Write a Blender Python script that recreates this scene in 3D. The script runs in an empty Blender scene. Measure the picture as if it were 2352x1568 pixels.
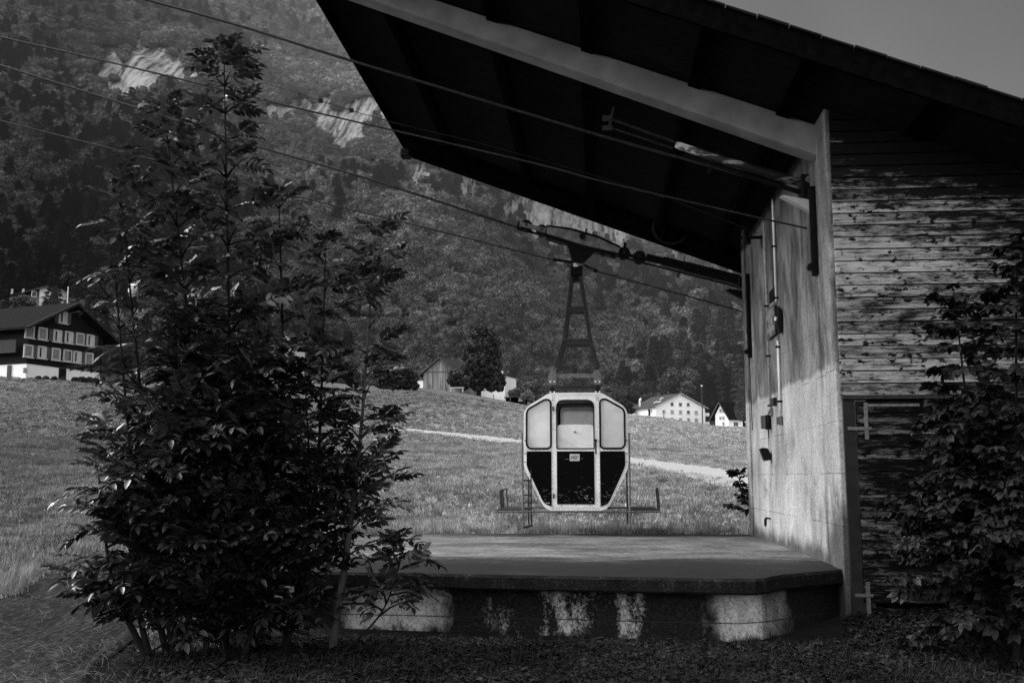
import bpy, bmesh, math, random
import numpy as np
from mathutils import Vector, Matrix, noise as mnoise
random.seed(7); RNG = np.random.default_rng(11)
C = bpy.context.scene.collection
rad = math.radians

# ------------------------------------------------------------------ camera
PITCH = rad(7.75); YAW = rad(4.86); EYE = 1.6; FPX = 35/36*2352
Fv = np.array([-math.sin(YAW)*math.cos(PITCH), math.cos(YAW)*math.cos(PITCH), math.sin(PITCH)])
Rv = np.array([math.cos(YAW), math.sin(YAW), 0.0]); Uv = np.cross(Rv, Fv); O3 = np.array([0, 0, EYE])
def ray(px, py):
    d = Fv*FPX + Rv*(px-1176) - Uv*(py-784); return d/np.linalg.norm(d)
def on(axis, px, py, v):                       # measured point of the photograph -> metres, on the plane axis = v
    d = ray(px, py); return O3 + d*((v-O3[axis])/d[axis])
def onplane(px, py, p0, n):
    d = ray(px, py); n = np.array(n, float); return O3 + d*(np.dot(np.array(p0)-O3, n)/np.dot(d, n))
def proj(p):
    q = np.array(p)-O3; c = q@Fv; return 1176+FPX*(q@Rv)/c, 784-FPX*(q@Uv)/c
cam_d = bpy.data.cameras.new('camera'); cam = bpy.data.objects.new('camera', cam_d); C.objects.link(cam)
cam_d.lens = 35; cam_d.sensor_width = 36; cam_d.clip_end = 9000; cam_d.clip_start = .05
cam.location = (0, 0, EYE); cam.rotation_euler = (math.pi/2+PITCH, 0, YAW)
bpy.context.scene.camera = cam

# ------------------------------------------------------------------ materials
class NT:
    def __init__(s, name):
        s.m = bpy.data.materials.new(name); s.m.use_nodes = True; s.t = s.m.node_tree
        s.b = s.t.nodes['Principled BSDF']; s.out = s.t.nodes['Material Output']
        s.tc = s.t.nodes.new('ShaderNodeTexCoord')
    def n(s, typ, **kw):
        nd = s.t.nodes.new(typ)
        for k, v in kw.items(): setattr(nd, k, v)
        return nd
    def L(s, a, b): s.t.links.new(a, b)
    def sock(s, inp, v):
        if isinstance(v, bpy.types.NodeSocket): s.L(v, inp)
        else:
            try: inp.default_value = v
            except Exception: inp.default_value = (v, v, v, 1) if len(inp.default_value) == 4 else (v, v, v)
    def coord(s, scale=(1,1,1), which='Object', loc=(0,0,0)):
        mp = s.n('ShaderNodeMapping'); s.L(s.tc.outputs[which], mp.inputs[0]); mp.inputs['Scale'].default_value = scale
        mp.inputs['Location'].default_value = loc
        return mp.outputs[0]
    def noise(s, scale=5, detail=4, rough=.55, vec=None, dist=0):
        nd = s.n('ShaderNodeTexNoise'); nd.inputs['Scale'].default_value = scale; nd.inputs['Detail'].default_value = detail
        nd.inputs['Roughness'].default_value = rough; nd.inputs['Distortion'].default_value = dist
        s.L(vec if vec is not None else s.tc.outputs['Object'], nd.inputs['Vector']); return nd.outputs[0]
    def math(s, op, a, b=0.0, c=0.0, clamp=False):
        nd = s.n('ShaderNodeMath', operation=op); nd.use_clamp = clamp
        s.sock(nd.inputs[0], a); s.sock(nd.inputs[1], b)
        if op in ('MULTIPLY_ADD',): s.sock(nd.inputs[2], c)
        return nd.outputs[0]
    def ramp(s, f, stops):
        nd = s.n('ShaderNodeValToRGB'); cr = nd.color_ramp
        while len(cr.elements) < len(stops): cr.elements.new(.5)
        for e, (p, v) in zip(cr.elements, stops): e.position = p; e.color = (v, v, v, 1)
        s.L(f, nd.inputs[0]); return nd.outputs[0]
    def mr(s, f, a, b, c=0., d=1.):
        nd = s.n('ShaderNodeMapRange'); s.sock(nd.inputs[0], f)
        for i, v in enumerate((a, b, c, d)): nd.inputs[i+1].default_value = v
        return nd.outputs[0]
    def mix(s, f, a, b):
        nd = s.n('ShaderNodeMix'); nd.data_type = 'FLOAT'; s.sock(nd.inputs[0], f); s.sock(nd.inputs[2], a); s.sock(nd.inputs[3], b); return nd.outputs[0]
    def xyz(s, which='Object'):
        nd = s.n('ShaderNodeSeparateXYZ'); s.L(s.tc.outputs[which], nd.inputs[0]); return nd.outputs
    def wpos(s):
        g = s.n('ShaderNodeNewGeometry'); nd = s.n('ShaderNodeSeparateXYZ'); s.L(g.outputs['Position'], nd.inputs[0]); return nd.outputs
    def island(s): return s.n('ShaderNodeNewGeometry').outputs['Random Per Island']
    def orand(s): return s.n('ShaderNodeObjectInfo').outputs['Random']
    def bump(s, h, strength=.4, dist=.01):
        nd = s.n('ShaderNodeBump'); nd.inputs['Strength'].default_value = strength; nd.inputs['Distance'].default_value = dist
        s.L(h, nd.inputs['Height']); s.L(nd.outputs[0], s.b.inputs['Normal'])
    def done(s, col, rough=.8, metal=0, spec=.5, tint=None):
        if isinstance(col, (int, float)): s.b.inputs['Base Color'].default_value = (col, col, col, 1)
        else: s.L(col, s.b.inputs['Base Color'])
        s.sock(s.b.inputs['Roughness'], rough); s.b.inputs['Metallic'].default_value = metal
        s.b.inputs['Specular IOR Level'].default_value = spec
        return s.m

def simple(name, v, rough=.7, metal=0, var=.3, scale=12, bump=0, spec=.12, stretch=(1,1,1)):
    k = NT(name); f = k.noise(scale, 5, .6, k.coord(stretch))
    c = k.mr(f, .3, .7, v*(1-var), v*(1+var))
    if bump: k.bump(f, bump, .01)
    return k.done(c, rough, metal, spec)

MT = {}
def concrete(name, zsplit=None):
    k = NT(name); x, y, z = k.xyz()
    st = k.noise(1.0, 6, .65, k.coord((1.4, 1.4, .55)), 1.0)           # vertical streaks
    st2 = k.noise(1.0, 6, .7, k.coord((6, 6, 1.6)), .6)
    bl = k.noise(1.3, 5, .6); fine = k.noise(60, 4, .7)
    base = k.math('ADD', k.math('MULTIPLY', st, .6), k.math('MULTIPLY', st2, .4))
    up = k.ramp(base, [(.37, .025), (.45, .08), (.54, .17), (.66, .27)])
    lo = k.ramp(k.math('ADD', k.math('MULTIPLY', base, .6), k.math('MULTIPLY', bl, .4)), [(.34, .15), (.46, .26), (.60, .37)])
    if zsplit is not None:
        j = k.noise(1.1, 5, .65, k.coord((0.2, 1.6, .4)))
        edge = k.math('ADD', zsplit-.16, k.math('MULTIPLY', j, .34))
        f = k.mr(k.math('SUBTRACT', z, edge), -.03, .03, 0, 1)
        col = k.mix(f, lo, up)
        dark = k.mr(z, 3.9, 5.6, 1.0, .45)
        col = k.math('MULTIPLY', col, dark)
        # formwork joints every 0.52 m
        fr = k.math('FRACT', k.math('DIVIDE', k.math('ADD', z, k.math('MULTIPLY', fine, .03)), .55))
        jt = k.math('LESS_THAN', fr, .022)
        jn = k.mr(k.noise(1.1, 5, .7), .42, .62, 0, 1)
        col = k.mix(k.math('MULTIPLY', jt, k.math('MULTIPLY', jn, .75)), col, .05)
        # damp and moss climbing from the floor and at the outer corner
        mz = k.math('MAXIMUM', k.mr(z, .64, 1.0, .95, 0), k.math('MULTIPLY', k.mr(y, 12.5, 11.1, 0, 1), k.mr(z, .8, 2.3, 1, .1)))
        mf = k.ramp(k.math('ADD', k.math('MULTIPLY', mz, .5), k.math('ADD', k.math('MULTIPLY', k.noise(1.0, 7, .75, k.coord((2.6, 2.6, 1.2)), .4), .7), k.math('MULTIPLY', fine, .25))), [(.66, 0), (.86, 1)])
        dn = k.noise(1.0, 6, .7, k.coord((8, 8, .9)))
        for yc_, wd_, st_ in ((11.66, .09, .8), (12.35, .16, .35), (14.6, .2, .3), (16.4, .2, .4)):
            dd_ = k.math('MULTIPLY', k.mr(k.math('ABSOLUTE', k.math('SUBTRACT', k.math('ADD', y, k.math('MULTIPLY', dn, .2)), yc_+.1)), 0, wd_, st_, 0), k.mr(dn, .42, .6, .3, 1))
            col = k.math('MULTIPLY', col, k.math('SUBTRACT', 1.0, dd_))
        mfar = k.ramp(k.math('ADD', k.mr(y, 16.5, 17.4, 0, .7), k.math('MULTIPLY', k.mr(z, .9, 2.2, .55, -.4), bl)), [(.55, 0), (.75, .9)])
        blot = k.noise(1.0, 7, .75, k.coord((1.3, 1.1, .8), loc=(3, 5, 1)), .8)
        col = k.math('MULTIPLY', col, k.ramp(blot, [(.34, .45), (.45, .85), (.56, 1.05), (.68, 1.3)]))
        col = k.mix(k.math('MULTIPLY', k.math('MAXIMUM', mf, mfar), .85), col, .02)
    else: col = up
    sp = k.math('MULTIPLY', k.ramp(fine, [(.32, .62), (.62, 1.3)]), k.ramp(k.noise(26, 5, .75), [(.34, .7), (.62, 1.22)]))
    col = k.math('MULTIPLY', col, sp)
    k.bump(k.math('ADD', fine, k.math('MULTIPLY', base, 2)), .35, .012)
    return k.done(col, .9, 0, .2)

def wood_clad(name, dark=.016, light=.36, bias=0.0, zlo=None, zhi=None):
    k = NT(name); x, y, z = k.xyz(); isl = k.island()
    off = k.math('MULTIPLY', isl, 37.0)
    cv = k.n('ShaderNodeCombineXYZ'); k.L(k.math('MULTIPLY', k.math('ADD', x, off), 1.0), cv.inputs[0]); k.L(k.math('MULTIPLY', z, 1.0), cv.inputs[2]); k.L(off, cv.inputs[1])
    def nz(sx, sz, det, r=.6):
        mp = k.n('ShaderNodeMapping'); k.L(cv.outputs[0], mp.inputs[0]); mp.inputs['Scale'].default_value = (sx, 1, sz); return k.noise(1, det, r, mp.outputs[0])
    patch = nz(3.0, 16, 7, .7); grain = nz(2.4, 150, 6, .8); grain2 = nz(16, 90, 6, .8); knots = nz(9, 16, 3)
    m = k.math('ADD', k.math('MULTIPLY', patch, .72), k.math('ADD', k.math('MULTIPLY', grain, .55), k.math('MULTIPLY', grain2, .45)))
    m = k.math('ADD', m, bias); m = k.math('ADD', m, k.mr(k.math('FRACT', k.math('DIVIDE', k.math('SUBTRACT', z, ZT0), ZSP)), .0, .35, .07, 0))
    m = k.math('ADD', m, k.math('MULTIPLY', k.math('SUBTRACT', isl, .5), .10))
    m = k.math('SUBTRACT', m, k.mr(knots, .58, .70, 0, .38))
    if zlo is not None: m = k.math('SUBTRACT', m, k.mr(z, zlo, zhi, 0, .32))  # roof shade painted in: boards darken towards the top
    m = k.math('SUBTRACT', m, k.mr(x, 2.8, 5.2, 0, .16))  # light from the left painted in: boards darken to the right
    f = k.ramp(m, [(.80, 0), (.87, 1)]) if False else k.mr(m, .75, .91, 0, 1)
    lightv = k.math('MULTIPLY', k.mr(grain, .3, .7, light*.4, light*1.35), k.mr(isl, 0, 1, .72, 1.25))
    col = k.mix(f, dark, lightv)
    k.bump(k.math('ADD', grain, k.math('MULTIPLY', f, -.5)), .5, .006)
    return k.done(col, .85, 0, .08)

def leafm(name, v, rough=.45, var=.7, trans=.15, spec=.5, orand=False):
    k = NT(name); r = k.island()
    c = k.mr(r, 0, 1, v*(1-var), v*(1+var))
    if orand: c = k.math('MULTIPLY', k.math('MULTIPLY', c, k.mr(k.orand(), 0, 1, .55, 1.45)), k.math('MULTIPLY', k.mr(k.wpos()[0], -16, 0, .40, 1), k.ramp(k.noise(.9, 6, .75, k.n('ShaderNodeNewGeometry').outputs['Position']), [(.38, .42), (.5, .95), (.62, 1.3)])))
    m = k.done(c, rough, 0, spec)
    if trans:
        tr = k.n('ShaderNodeBsdfTranslucent'); k.L(c, tr.inputs[0]); mx = k.n('ShaderNodeMixShader'); mx.inputs[0].default_value = trans
        k.L(k.b.outputs[0], mx.inputs[1]); k.L(tr.outputs[0], mx.inputs[2]); k.L(mx.outputs[0], k.out.inputs[0])
    return m

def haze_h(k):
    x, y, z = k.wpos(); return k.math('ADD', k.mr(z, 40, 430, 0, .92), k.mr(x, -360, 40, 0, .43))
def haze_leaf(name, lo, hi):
    """forest foliage; haze painted in as paler colour and faint glow, growing with height"""
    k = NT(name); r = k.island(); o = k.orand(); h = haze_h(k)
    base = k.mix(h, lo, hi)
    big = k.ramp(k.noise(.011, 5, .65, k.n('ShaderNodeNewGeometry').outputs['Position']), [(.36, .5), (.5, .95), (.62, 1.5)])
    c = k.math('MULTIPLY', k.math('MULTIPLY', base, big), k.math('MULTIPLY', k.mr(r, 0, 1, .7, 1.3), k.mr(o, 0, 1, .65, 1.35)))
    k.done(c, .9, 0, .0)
    em = k.math('ADD', k.math('MULTIPLY', k.math('MULTIPLY', h, h), .096), .001); k.b.inputs['Emission Color'].default_value = (1, 1, 1, 1); k.L(em, k.b.inputs['Emission Strength'])  # emission stands in for haze over the slope
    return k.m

ZT0 = on(1, 2000, 909, 10.8)[2]; ZSP = (on(1, 1990, 547.6, 10.8)[2]-on(1, 1990, 741.7, 10.8)[2])/7
MT['wall'] = concrete('weathered_concrete', 2.80)
MT['beam'] = simple('beam_concrete', .22, .85, var=.3, scale=2.2, bump=.2)
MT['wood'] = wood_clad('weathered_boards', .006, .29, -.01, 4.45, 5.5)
MT['wooddoor'] = wood_clad('door_boards', .0015, .13, -.12)
MT['roof_wood'] = simple('roof_boards', .013, 1, spec=.0, var=.5, scale=2, stretch=(1, 12, 1), bump=.2)
MT['roof_dark'] = simple('roof_timber', .0025, 1, spec=.0, var=.4)
MT['steel_dark'] = simple('dark_steel', .004, .6, 0, var=.5, spec=.08)
MT['steel'] = simple('galvanised_steel', .12, .5, .4, var=.4, scale=25)
MT['pole_paint'] = simple('worn_pole_paint', .30, .6, var=.5, scale=30)
MT['frame_dark'] = simple('door_frame_steel', .014, .7)
MT['steel_mid'] = simple('worn_grey_steel', .016, .5, .0, var=.7, scale=18, spec=.2)
MT['paint_light'] = None
MT['rubber'] = simple('black_rubber', .005, .5, var=.2)
MT['white'] = simple('white_plastic', .62, .4, var=.08)
MT['plaster'] = simple('white_plaster', .8, .85, var=.08, scale=1.5)
MT['stone_wall'] = simple('grey_plaster', .35, .85, var=.1, scale=1.5)
MT['shingle_dark'] = simple('dark_shingles', .006, spec=.1, rough=.9) if 0 else simple('dark_shingles', .006, .85, var=.4, scale=6, bump=.5)
MT['shingle'] = simple('grey_roof_tiles', .045, .8, var=.4, scale=3, bump=.5, stretch=(1, 1, 6))
MT['shutter'] = simple('grey_shutters', .07, .7, var=.3)
MT['glassdark'] = simple('window_dark', .012, .12, var=.2)
MT['curtain'] = simple('curtain', .45, .9, var=.1)
MT['bark'] = simple('bark', .045, .9, var=.5, scale=30, bump=.5, stretch=(1, 1, .2))
MT['bark_dark'] = simple('dark_bark', .007, .9, var=.5, scale=30, bump=.5, stretch=(1, 1, .2))
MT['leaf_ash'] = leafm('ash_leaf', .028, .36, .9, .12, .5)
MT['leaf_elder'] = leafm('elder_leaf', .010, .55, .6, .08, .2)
MT['leaf_painted_shade'] = leafm('ash_leaf_painted_shade', .007, .6, .8, .05, .1)  # darker ash leaf: shade low in the thicket put into the colour
MT['leaf_tree'] = leafm('field_tree_leaf', .03, .6, .7, .1, .3)
MT['leaf_shrub'] = leafm('shrub_leaf', .09, .6, .6, .1, .3)
MT['grass'] = leafm('meadow_grass', .27, .55, .55, .25, .3, True)
MT['weed'] = leafm('weed_painted_shade', .013, .7, .9, .1, .15, True)  # shade in front of the platform put into the weed colour
MT['drygrass'] = leafm('dry_grass', .05, .7, .5, .1, .2)
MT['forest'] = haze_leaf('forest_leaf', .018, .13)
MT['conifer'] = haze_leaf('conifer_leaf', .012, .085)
MT['barkpale'] = simple('pale_trunk', .22, .9)

k = NT('peeling_pipe_paint'); f = k.noise(1.0, 6, .7, k.coord((1.2, 9, 9)))
MT['peel'] = k.done(k.mr(f, .53, .57, .02, .38), .6)

def cabin_paint():
    k = NT('cabin_grey_paint'); f = k.noise(7, 6, .65); g = k.noise(70, 4, .6)
    c = k.ramp(k.math('ADD', k.math('MULTIPLY', f, .7), k.math('MULTIPLY', g, .3)), [(.30, .38), (.40, .70), (.55, .86), (.7, .9)])
    k.bump(f, .1, .01); return k.done(c, .5, .1, .5)
MT['paint_light'] = cabin_paint()
def dark_panel():
    k = NT('scratched_dark_panel'); x, y, z = k.xyz()
    f = k.noise(1.0, 6, .7, k.coord((14, 14, 22))); g = k.noise(1., 5, .7, k.coord((5, 5, 60), loc=(3, 2, 1))); h = k.noise(1.6, 2)
    sc = k.math('MAXIMUM', k.mr(f, .69, .72, 0, 1), k.mr(g, .655, .675, 0, 1))
    sc = k.math('MULTIPLY', sc, k.mr(h, .42, .6, .1, 1))
    lowband = k.math('MULTIPLY', k.mr(z, 1.45, 1.2, 0, 1), k.mr(f, .57, .62, 0, .9))
    sc = k.math('MAXIMUM', sc, lowband)
    return k.done(k.mix(sc, .002, .33), .6, 0, .04)
MT['panel'] = dark_panel()
def milky():
    k = NT('milky_plexiglass'); x, y, z = k.xyz()
    f = k.noise(2.2, 3, .5)
    k.done(k.mr(f, .3, .7, .78, .9), .06, 0, .5)
    tr = k.n('ShaderNodeBsdfTransparent'); tr.inputs[0].default_value = (.95, .95, .95, 1)
    mx = k.n('ShaderNodeMixShader'); k.L(k.mr(k.noise(1.6, 4, .6, None, 1.0), .35, .65, .5, .82), mx.inputs[0])
    k.L(tr.outputs[0], mx.inputs[1]); k.L(k.b.outputs[0], mx.inputs[2]); k.L(mx.outputs[0], k.out.inputs[0]); return k.m
MT['plexi'] = milky()
k = NT('slab_top_concrete'); x, y, z = k.xyz()
f = k.noise(1, 7, .7, k.coord((.7, 1.0, 1)), .5); g = k.noise(16, 6, .8); l = k.noise(1, 6, .7, k.coord((1.6, 3.4, 1)), .4)
band = k.math('MULTIPLY', k.mr(y, 11.2, 12.6, 0, 1), k.mr(y, 17.5, 16.2, .25, 1))  # lit strip across the slab, painted into its colour
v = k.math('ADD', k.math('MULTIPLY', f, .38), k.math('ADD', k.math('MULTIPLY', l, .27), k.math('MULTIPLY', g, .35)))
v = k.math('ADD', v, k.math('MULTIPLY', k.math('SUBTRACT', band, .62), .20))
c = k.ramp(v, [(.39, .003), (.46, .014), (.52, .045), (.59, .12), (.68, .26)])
k.bump(g, .4, .015); MT['slab'] = k.done(c, .85, 0, .25)
def mossy(name):
    k = NT(name); x, y, z = k.xyz(); g = k.noise(40, 5, .75); h = k.noise(6, 5, .7)
    v = k.math('ADD', k.math('MULTIPLY', g, .6), k.math('MULTIPLY', h, .4))
    k.bump(g, .6, .03); return k.done(k.ramp(v, [(.42, .004), (.56, .014), (.68, .07)]), .95, 0, .1)
MT['moss'] = mossy('mossy_concrete_edge')
k = NT('plinth_concrete'); x, y, z = k.xyz(); g = k.noise(34, 5, .75); h = k.noise(1, 5, .65, k.coord((3.2, 3.2, 1.1)))
wob = k.math('MULTIPLY', k.math('SUBTRACT', k.noise(1, 7, .75, k.coord((5, 5, 3))), .5), .55)
xx = k.math('ADD', x, wob)
def pulse(a, b, w=.17): return k.math('MULTIPLY', k.mr(xx, a-w, a+w, 0, 1), k.mr(xx, b+w, b-w, 0, 1))
light = k.math('MAXIMUM', pulse(-2.6, -1.65), pulse(1.2, 1.78))
mid = k.math('MULTIPLY', pulse(-1.05, .55, .2), k.mr(k.math('ADD', k.math('MULTIPLY', h, .75), k.math('MULTIPLY', g, .3)), .53, .63, 0, .55))
zm = k.mr(k.math('ADD', z, wob), .0, .10, 0, 1)
m = k.math('MULTIPLY', k.math('MAXIMUM', light, mid), zm)
jt = k.math('LESS_THAN', k.math('ABSOLUTE', k.math('SUBTRACT', z, .19)), .006)
c = k.mix(m, k.mr(g, .45, .7, .004, .02), k.math('MULTIPLY', k.mr(g, .30, .62, .14, .50), k.mr(h, .3, .6, .25, 1.25)))
c = k.mix(k.math('MULTIPLY', jt, .8), c, .015)
k.bump(g, .5, .02); MT['plinth'] = k.done(c, .95, 0, .15)
k = NT('meadow_ground'); f = k.noise(.35, 6, .6); g = k.noise(9, 6, .75); d = k.noise(1, 5, .65, k.coord((.5, 1.6, 1)))
x, y, z = k.xyz()
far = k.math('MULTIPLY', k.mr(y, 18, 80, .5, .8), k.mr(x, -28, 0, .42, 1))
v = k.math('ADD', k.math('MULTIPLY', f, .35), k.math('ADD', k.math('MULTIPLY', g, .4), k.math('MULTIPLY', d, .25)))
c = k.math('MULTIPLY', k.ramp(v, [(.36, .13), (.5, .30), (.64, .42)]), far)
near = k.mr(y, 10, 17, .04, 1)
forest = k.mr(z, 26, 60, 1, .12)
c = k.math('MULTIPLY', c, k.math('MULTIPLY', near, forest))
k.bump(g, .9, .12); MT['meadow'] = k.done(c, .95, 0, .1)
k = NT('soil_mulch'); g = k.noise(1, 6, .75, k.coord((26, 7, 20))); h = k.noise(3, 4)
k.bump(g, .8, .05); MT['mulch'] = k.done(k.math('MULTIPLY', k.ramp(g, [(.38, .006), (.55, .025), (.68, .09)]), k.mr(h, .3, .7, .7, 1.2)), .95, 0, .1)
k = NT('shade_soil'); g = k.noise(30, 5, .7); MT['soil'] = k.done(k.ramp(g, [(.35, .005), (.7, .02)]), .95, 0, .1)
k = NT('path_gravel'); g = k.noise(8, 5, .7); MT['path'] = k.done(k.mr(g, .3, .7, .22, .34), .95, 0, .1)
k = NT('cliff_rock'); st = k.noise(1, 7, .72, k.coord((.24, .008, .012)), .3); cr = k.noise(1, 5, .7, k.coord((.4, .02, .12)))
at = k.n('ShaderNodeAttribute', attribute_name='rock')
v = k.math('ADD', k.math('MULTIPLY', st, .6), k.math('MULTIPLY', cr, .4))
rk = k.ramp(v, [(.41, .02), (.46, .10), (.53, .22), (.66, .36)])
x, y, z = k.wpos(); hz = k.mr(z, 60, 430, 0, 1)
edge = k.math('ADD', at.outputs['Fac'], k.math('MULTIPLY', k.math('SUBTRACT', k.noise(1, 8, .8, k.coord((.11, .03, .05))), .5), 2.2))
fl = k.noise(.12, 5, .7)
hh = haze_h(k); k.b.inputs['Emission Color'].default_value = (1, 1, 1, 1); k.L(k.math('MULTIPLY', k.math('MULTIPLY', hh, hh), .05), k.b.inputs['Emission Strength'])  # haze painted onto the rock as a faint glow
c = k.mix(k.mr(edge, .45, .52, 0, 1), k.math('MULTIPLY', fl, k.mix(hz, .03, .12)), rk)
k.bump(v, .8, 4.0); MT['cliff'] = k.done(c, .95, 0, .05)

# ------------------------------------------------------------------ mesh helpers
class MB:
    def __init__(s): s.v = []; s.f = []
    def add(s, vs, fs):
        o = len(s.v); s.v += [tuple(map(float, p)) for p in vs]; s.f += [tuple(i+o for i in f) for f in fs]; return s
    def box(s, c, h, M=None):
        c = np.array(c, float); h = np.array(h, float)
        P = [np.array([sx, sy, sz])*h for sx in (-1, 1) for sy in (-1, 1) for sz in (-1, 1)]
        if M is not None: P = [M@p for p in P]
        return s.add([c+p for p in P], [(0,1,3,2),(4,6,7,5),(0,4,5,1),(2,3,7,6),(0,2,6,4),(1,5,7,3)])
    def box2(s, a, b): a = np.array(a, float); b = np.array(b, float); return s.box((a+b)/2, abs(b-a)/2)
    def bar(s, a, b, w, h, up=(0, 0, 1)):
        a = np.array(a, float); b = np.array(b, float); d = b-a; L = np.linalg.norm(d); d = d/L
        up = np.array(up, float); x = np.cross(d, up)
        if np.linalg.norm(x) < 1e-4: x = np.cross(d, np.array([1., 0, 0]))
        x /= np.linalg.norm(x); z = np.cross(x, d)
        return s.box((a+b)/2, (w/2, L/2, h/2), np.array([x, d, z]).T)
    def tube(s, pts, r, n=8, caps=True, closed=False):
        pts = [np.array(p, float) for p in pts]; m = len(pts); rs = r if hasattr(r, '__len__') else [r]*m
        o = len(s.v); prev = None
        for i, p in enumerate(pts):
            if closed: d = pts[(i+1) % m]-pts[i-1]
            else: d = pts[min(i+1, m-1)]-pts[max(i-1, 0)]
            d = d/(np.linalg.norm(d)+1e-12)
            if prev is None:
                a = np.array([0, 0, 1.]) if abs(d[2]) < .9 else np.array([1., 0, 0]); x = np.cross(d, a)
            else: x = prev-d*np.dot(prev, d)
            x /= np.linalg.norm(x)+1e-12; prev = x; y = np.cross(d, x)
            for j in range(n):
                t = 2*math.pi*j/n; s.v.append(tuple(p+rs[i]*(math.cos(t)*x+math.sin(t)*y)))
        for i in range(m if closed else m-1):
            a = o+i*n; b = o+((i+1) % m)*n
            for j in range(n): s.f.append((a+j, a+(j+1) % n, b+(j+1) % n, b+j))
        if caps and not closed: s.f.append(tuple(o+j for j in range(n))[::-1]); s.f.append(tuple(o+(m-1)*n+j for j in range(n)))
        return s
    def cyl(s, a, b, r, n=20, r2=None): return s.tube([a, b], [r, r if r2 is None else r2], n)
    def prism(s, poly, y0, y1):     # poly in (x, z), extruded along y
        n = len(poly); vs = [(x, y0, z) for x, z in poly]+[(x, y1, z) for x, z in poly]
        return s.add(vs, [tuple(range(n)), tuple(range(2*n-1, n-1, -1))]+[(i, i+n, (i+1) % n+n, (i+1) % n) for i in range(n)])
    def loft(s, A, B):             # closed polygons A -> B of 3d points, with caps
        n = len(A); return s.add(list(A)+list(B), [tuple(range(n))[::-1], tuple(range(n, 2*n))]+[(i, (i+1) % n, (i+1) % n+n, i+n) for i in range(n)])
    def build(s, name, mat, parent=None, bevel=0, smooth=False, coll=None):
        me = bpy.data.meshes.new(name); me.from_pydata(s.v, [], s.f); me.update()
        bm = bmesh.new(); bm.from_mesh(me); bmesh.ops.recalc_face_normals(bm, faces=bm.faces); bm.to_mesh(me); bm.free()
        return link(name, me, mat, parent, bevel, smooth, coll)
def link(name, me, mat, parent=None, bevel=0, smooth=False, coll=None):
    o = bpy.data.objects.new(name, me); (coll or C).objects.link(o)
    if mat is not None: me.materials.append(mat)
    if smooth: me.polygons.foreach_set('use_smooth', [True]*len(me.polygons))
    if parent is not None:
        o.parent = parent
        o.matrix_parent_inverse = Matrix.Translation(parent.location).inverted() if parent.parent is None else Matrix.Identity(4)
    if bevel:
        m = o.modifiers.new('bevel', 'BEVEL'); m.width = bevel; m.segments = 2; m.limit_method = 'ANGLE'; m.angle_limit = rad(40)
    return o
def arr_mesh(name, V, faces_idx, totals, mat, parent=None, smooth=False, coll=None):
    me = bpy.data.meshes.new(name); nv = len(V); nl = len(faces_idx); nf = len(totals)
    me.vertices.add(nv); me.vertices.foreach_set('co', np.asarray(V, np.float32).ravel())
    me.loops.add(nl); me.loops.foreach_set('vertex_index', np.asarray(faces_idx, np.int32))
    me.polygons.add(nf); st = np.concatenate([[0], np.cumsum(totals)[:-1]]).astype(np.int32)
    me.polygons.foreach_set('loop_start', st)
    me.update(calc_edges=True); me.validate()
    return link(name, me, mat, parent, 0, smooth, coll)
class Tpl:
    def __init__(s, v, f):
        s.v = np.array(v, float); s.fi = np.concatenate([np.array(x) for x in f]); s.ft = np.array([len(x) for x in f])
def stamp(name, parts, mat, parent=None, smooth=False, coll=None):
    """parts: list of (Tpl, mats (m,3,3), offsets (m,3)); one mesh"""
    Vs, Fi, Ft, o = [], [], [], 0
    for tp, Ms, off in parts:
        m = len(off)
        if m == 0: continue
        V = np.einsum('mij,nj->mni', Ms, tp.v)+off[:, None, :]; n = len(tp.v)
        Vs.append(V.reshape(-1, 3)); Fi.append((tp.fi[None, :]+(np.arange(m)*n)[:, None]).ravel()+o); Ft.append(np.tile(tp.ft, m)); o += m*n
    return arr_mesh(name, np.concatenate(Vs), np.concatenate(Fi), np.concatenate(Ft), mat, parent, smooth, coll)
def frames(dirs, ups):             # matrices whose columns are side, dir, up
    d = dirs/np.linalg.norm(dirs, axis=1, keepdims=True); x = np.cross(d, ups); x /= np.linalg.norm(x, axis=1, keepdims=True)+1e-9
    z = np.cross(x, d); return np.stack([x, d, z], axis=2)
def tag(o, label=None, cat=None, group=None, kind=None):
    if label: o['label'] = label
    if cat: o['category'] = cat
    if group: o['group'] = group
    if kind: o['kind'] = kind
    return o
def thing(name, loc, label, cat, group=None):
    o = bpy.data.objects.new(name, None); C.objects.link(o); o.location = tuple(map(float, loc)); o.empty_display_size = .3
    bpy.context.view_layer.update(); return tag(o, label, cat, group)
def fillet(poly, r, n=5):
    out = []; m = len(poly); P = [np.array(p, float) for p in poly]; rs = r if hasattr(r, '__len__') else [r]*m
    for i in range(m):
        a, b, c = P[i-1], P[i], P[(i+1) % m]; u = a-b; w = c-b; lu, lw = np.linalg.norm(u), np.linalg.norm(w)
        ri = min(rs[i], lu*.45, lw*.45)
        if ri <= 0: out.append(b); continue
        s, e = b+u/lu*ri, b+w/lw*ri
        for q in range(n+1):
            t = q/n; out.append((1-t)**2*s+2*t*(1-t)*b+t*t*e)
    return out
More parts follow.
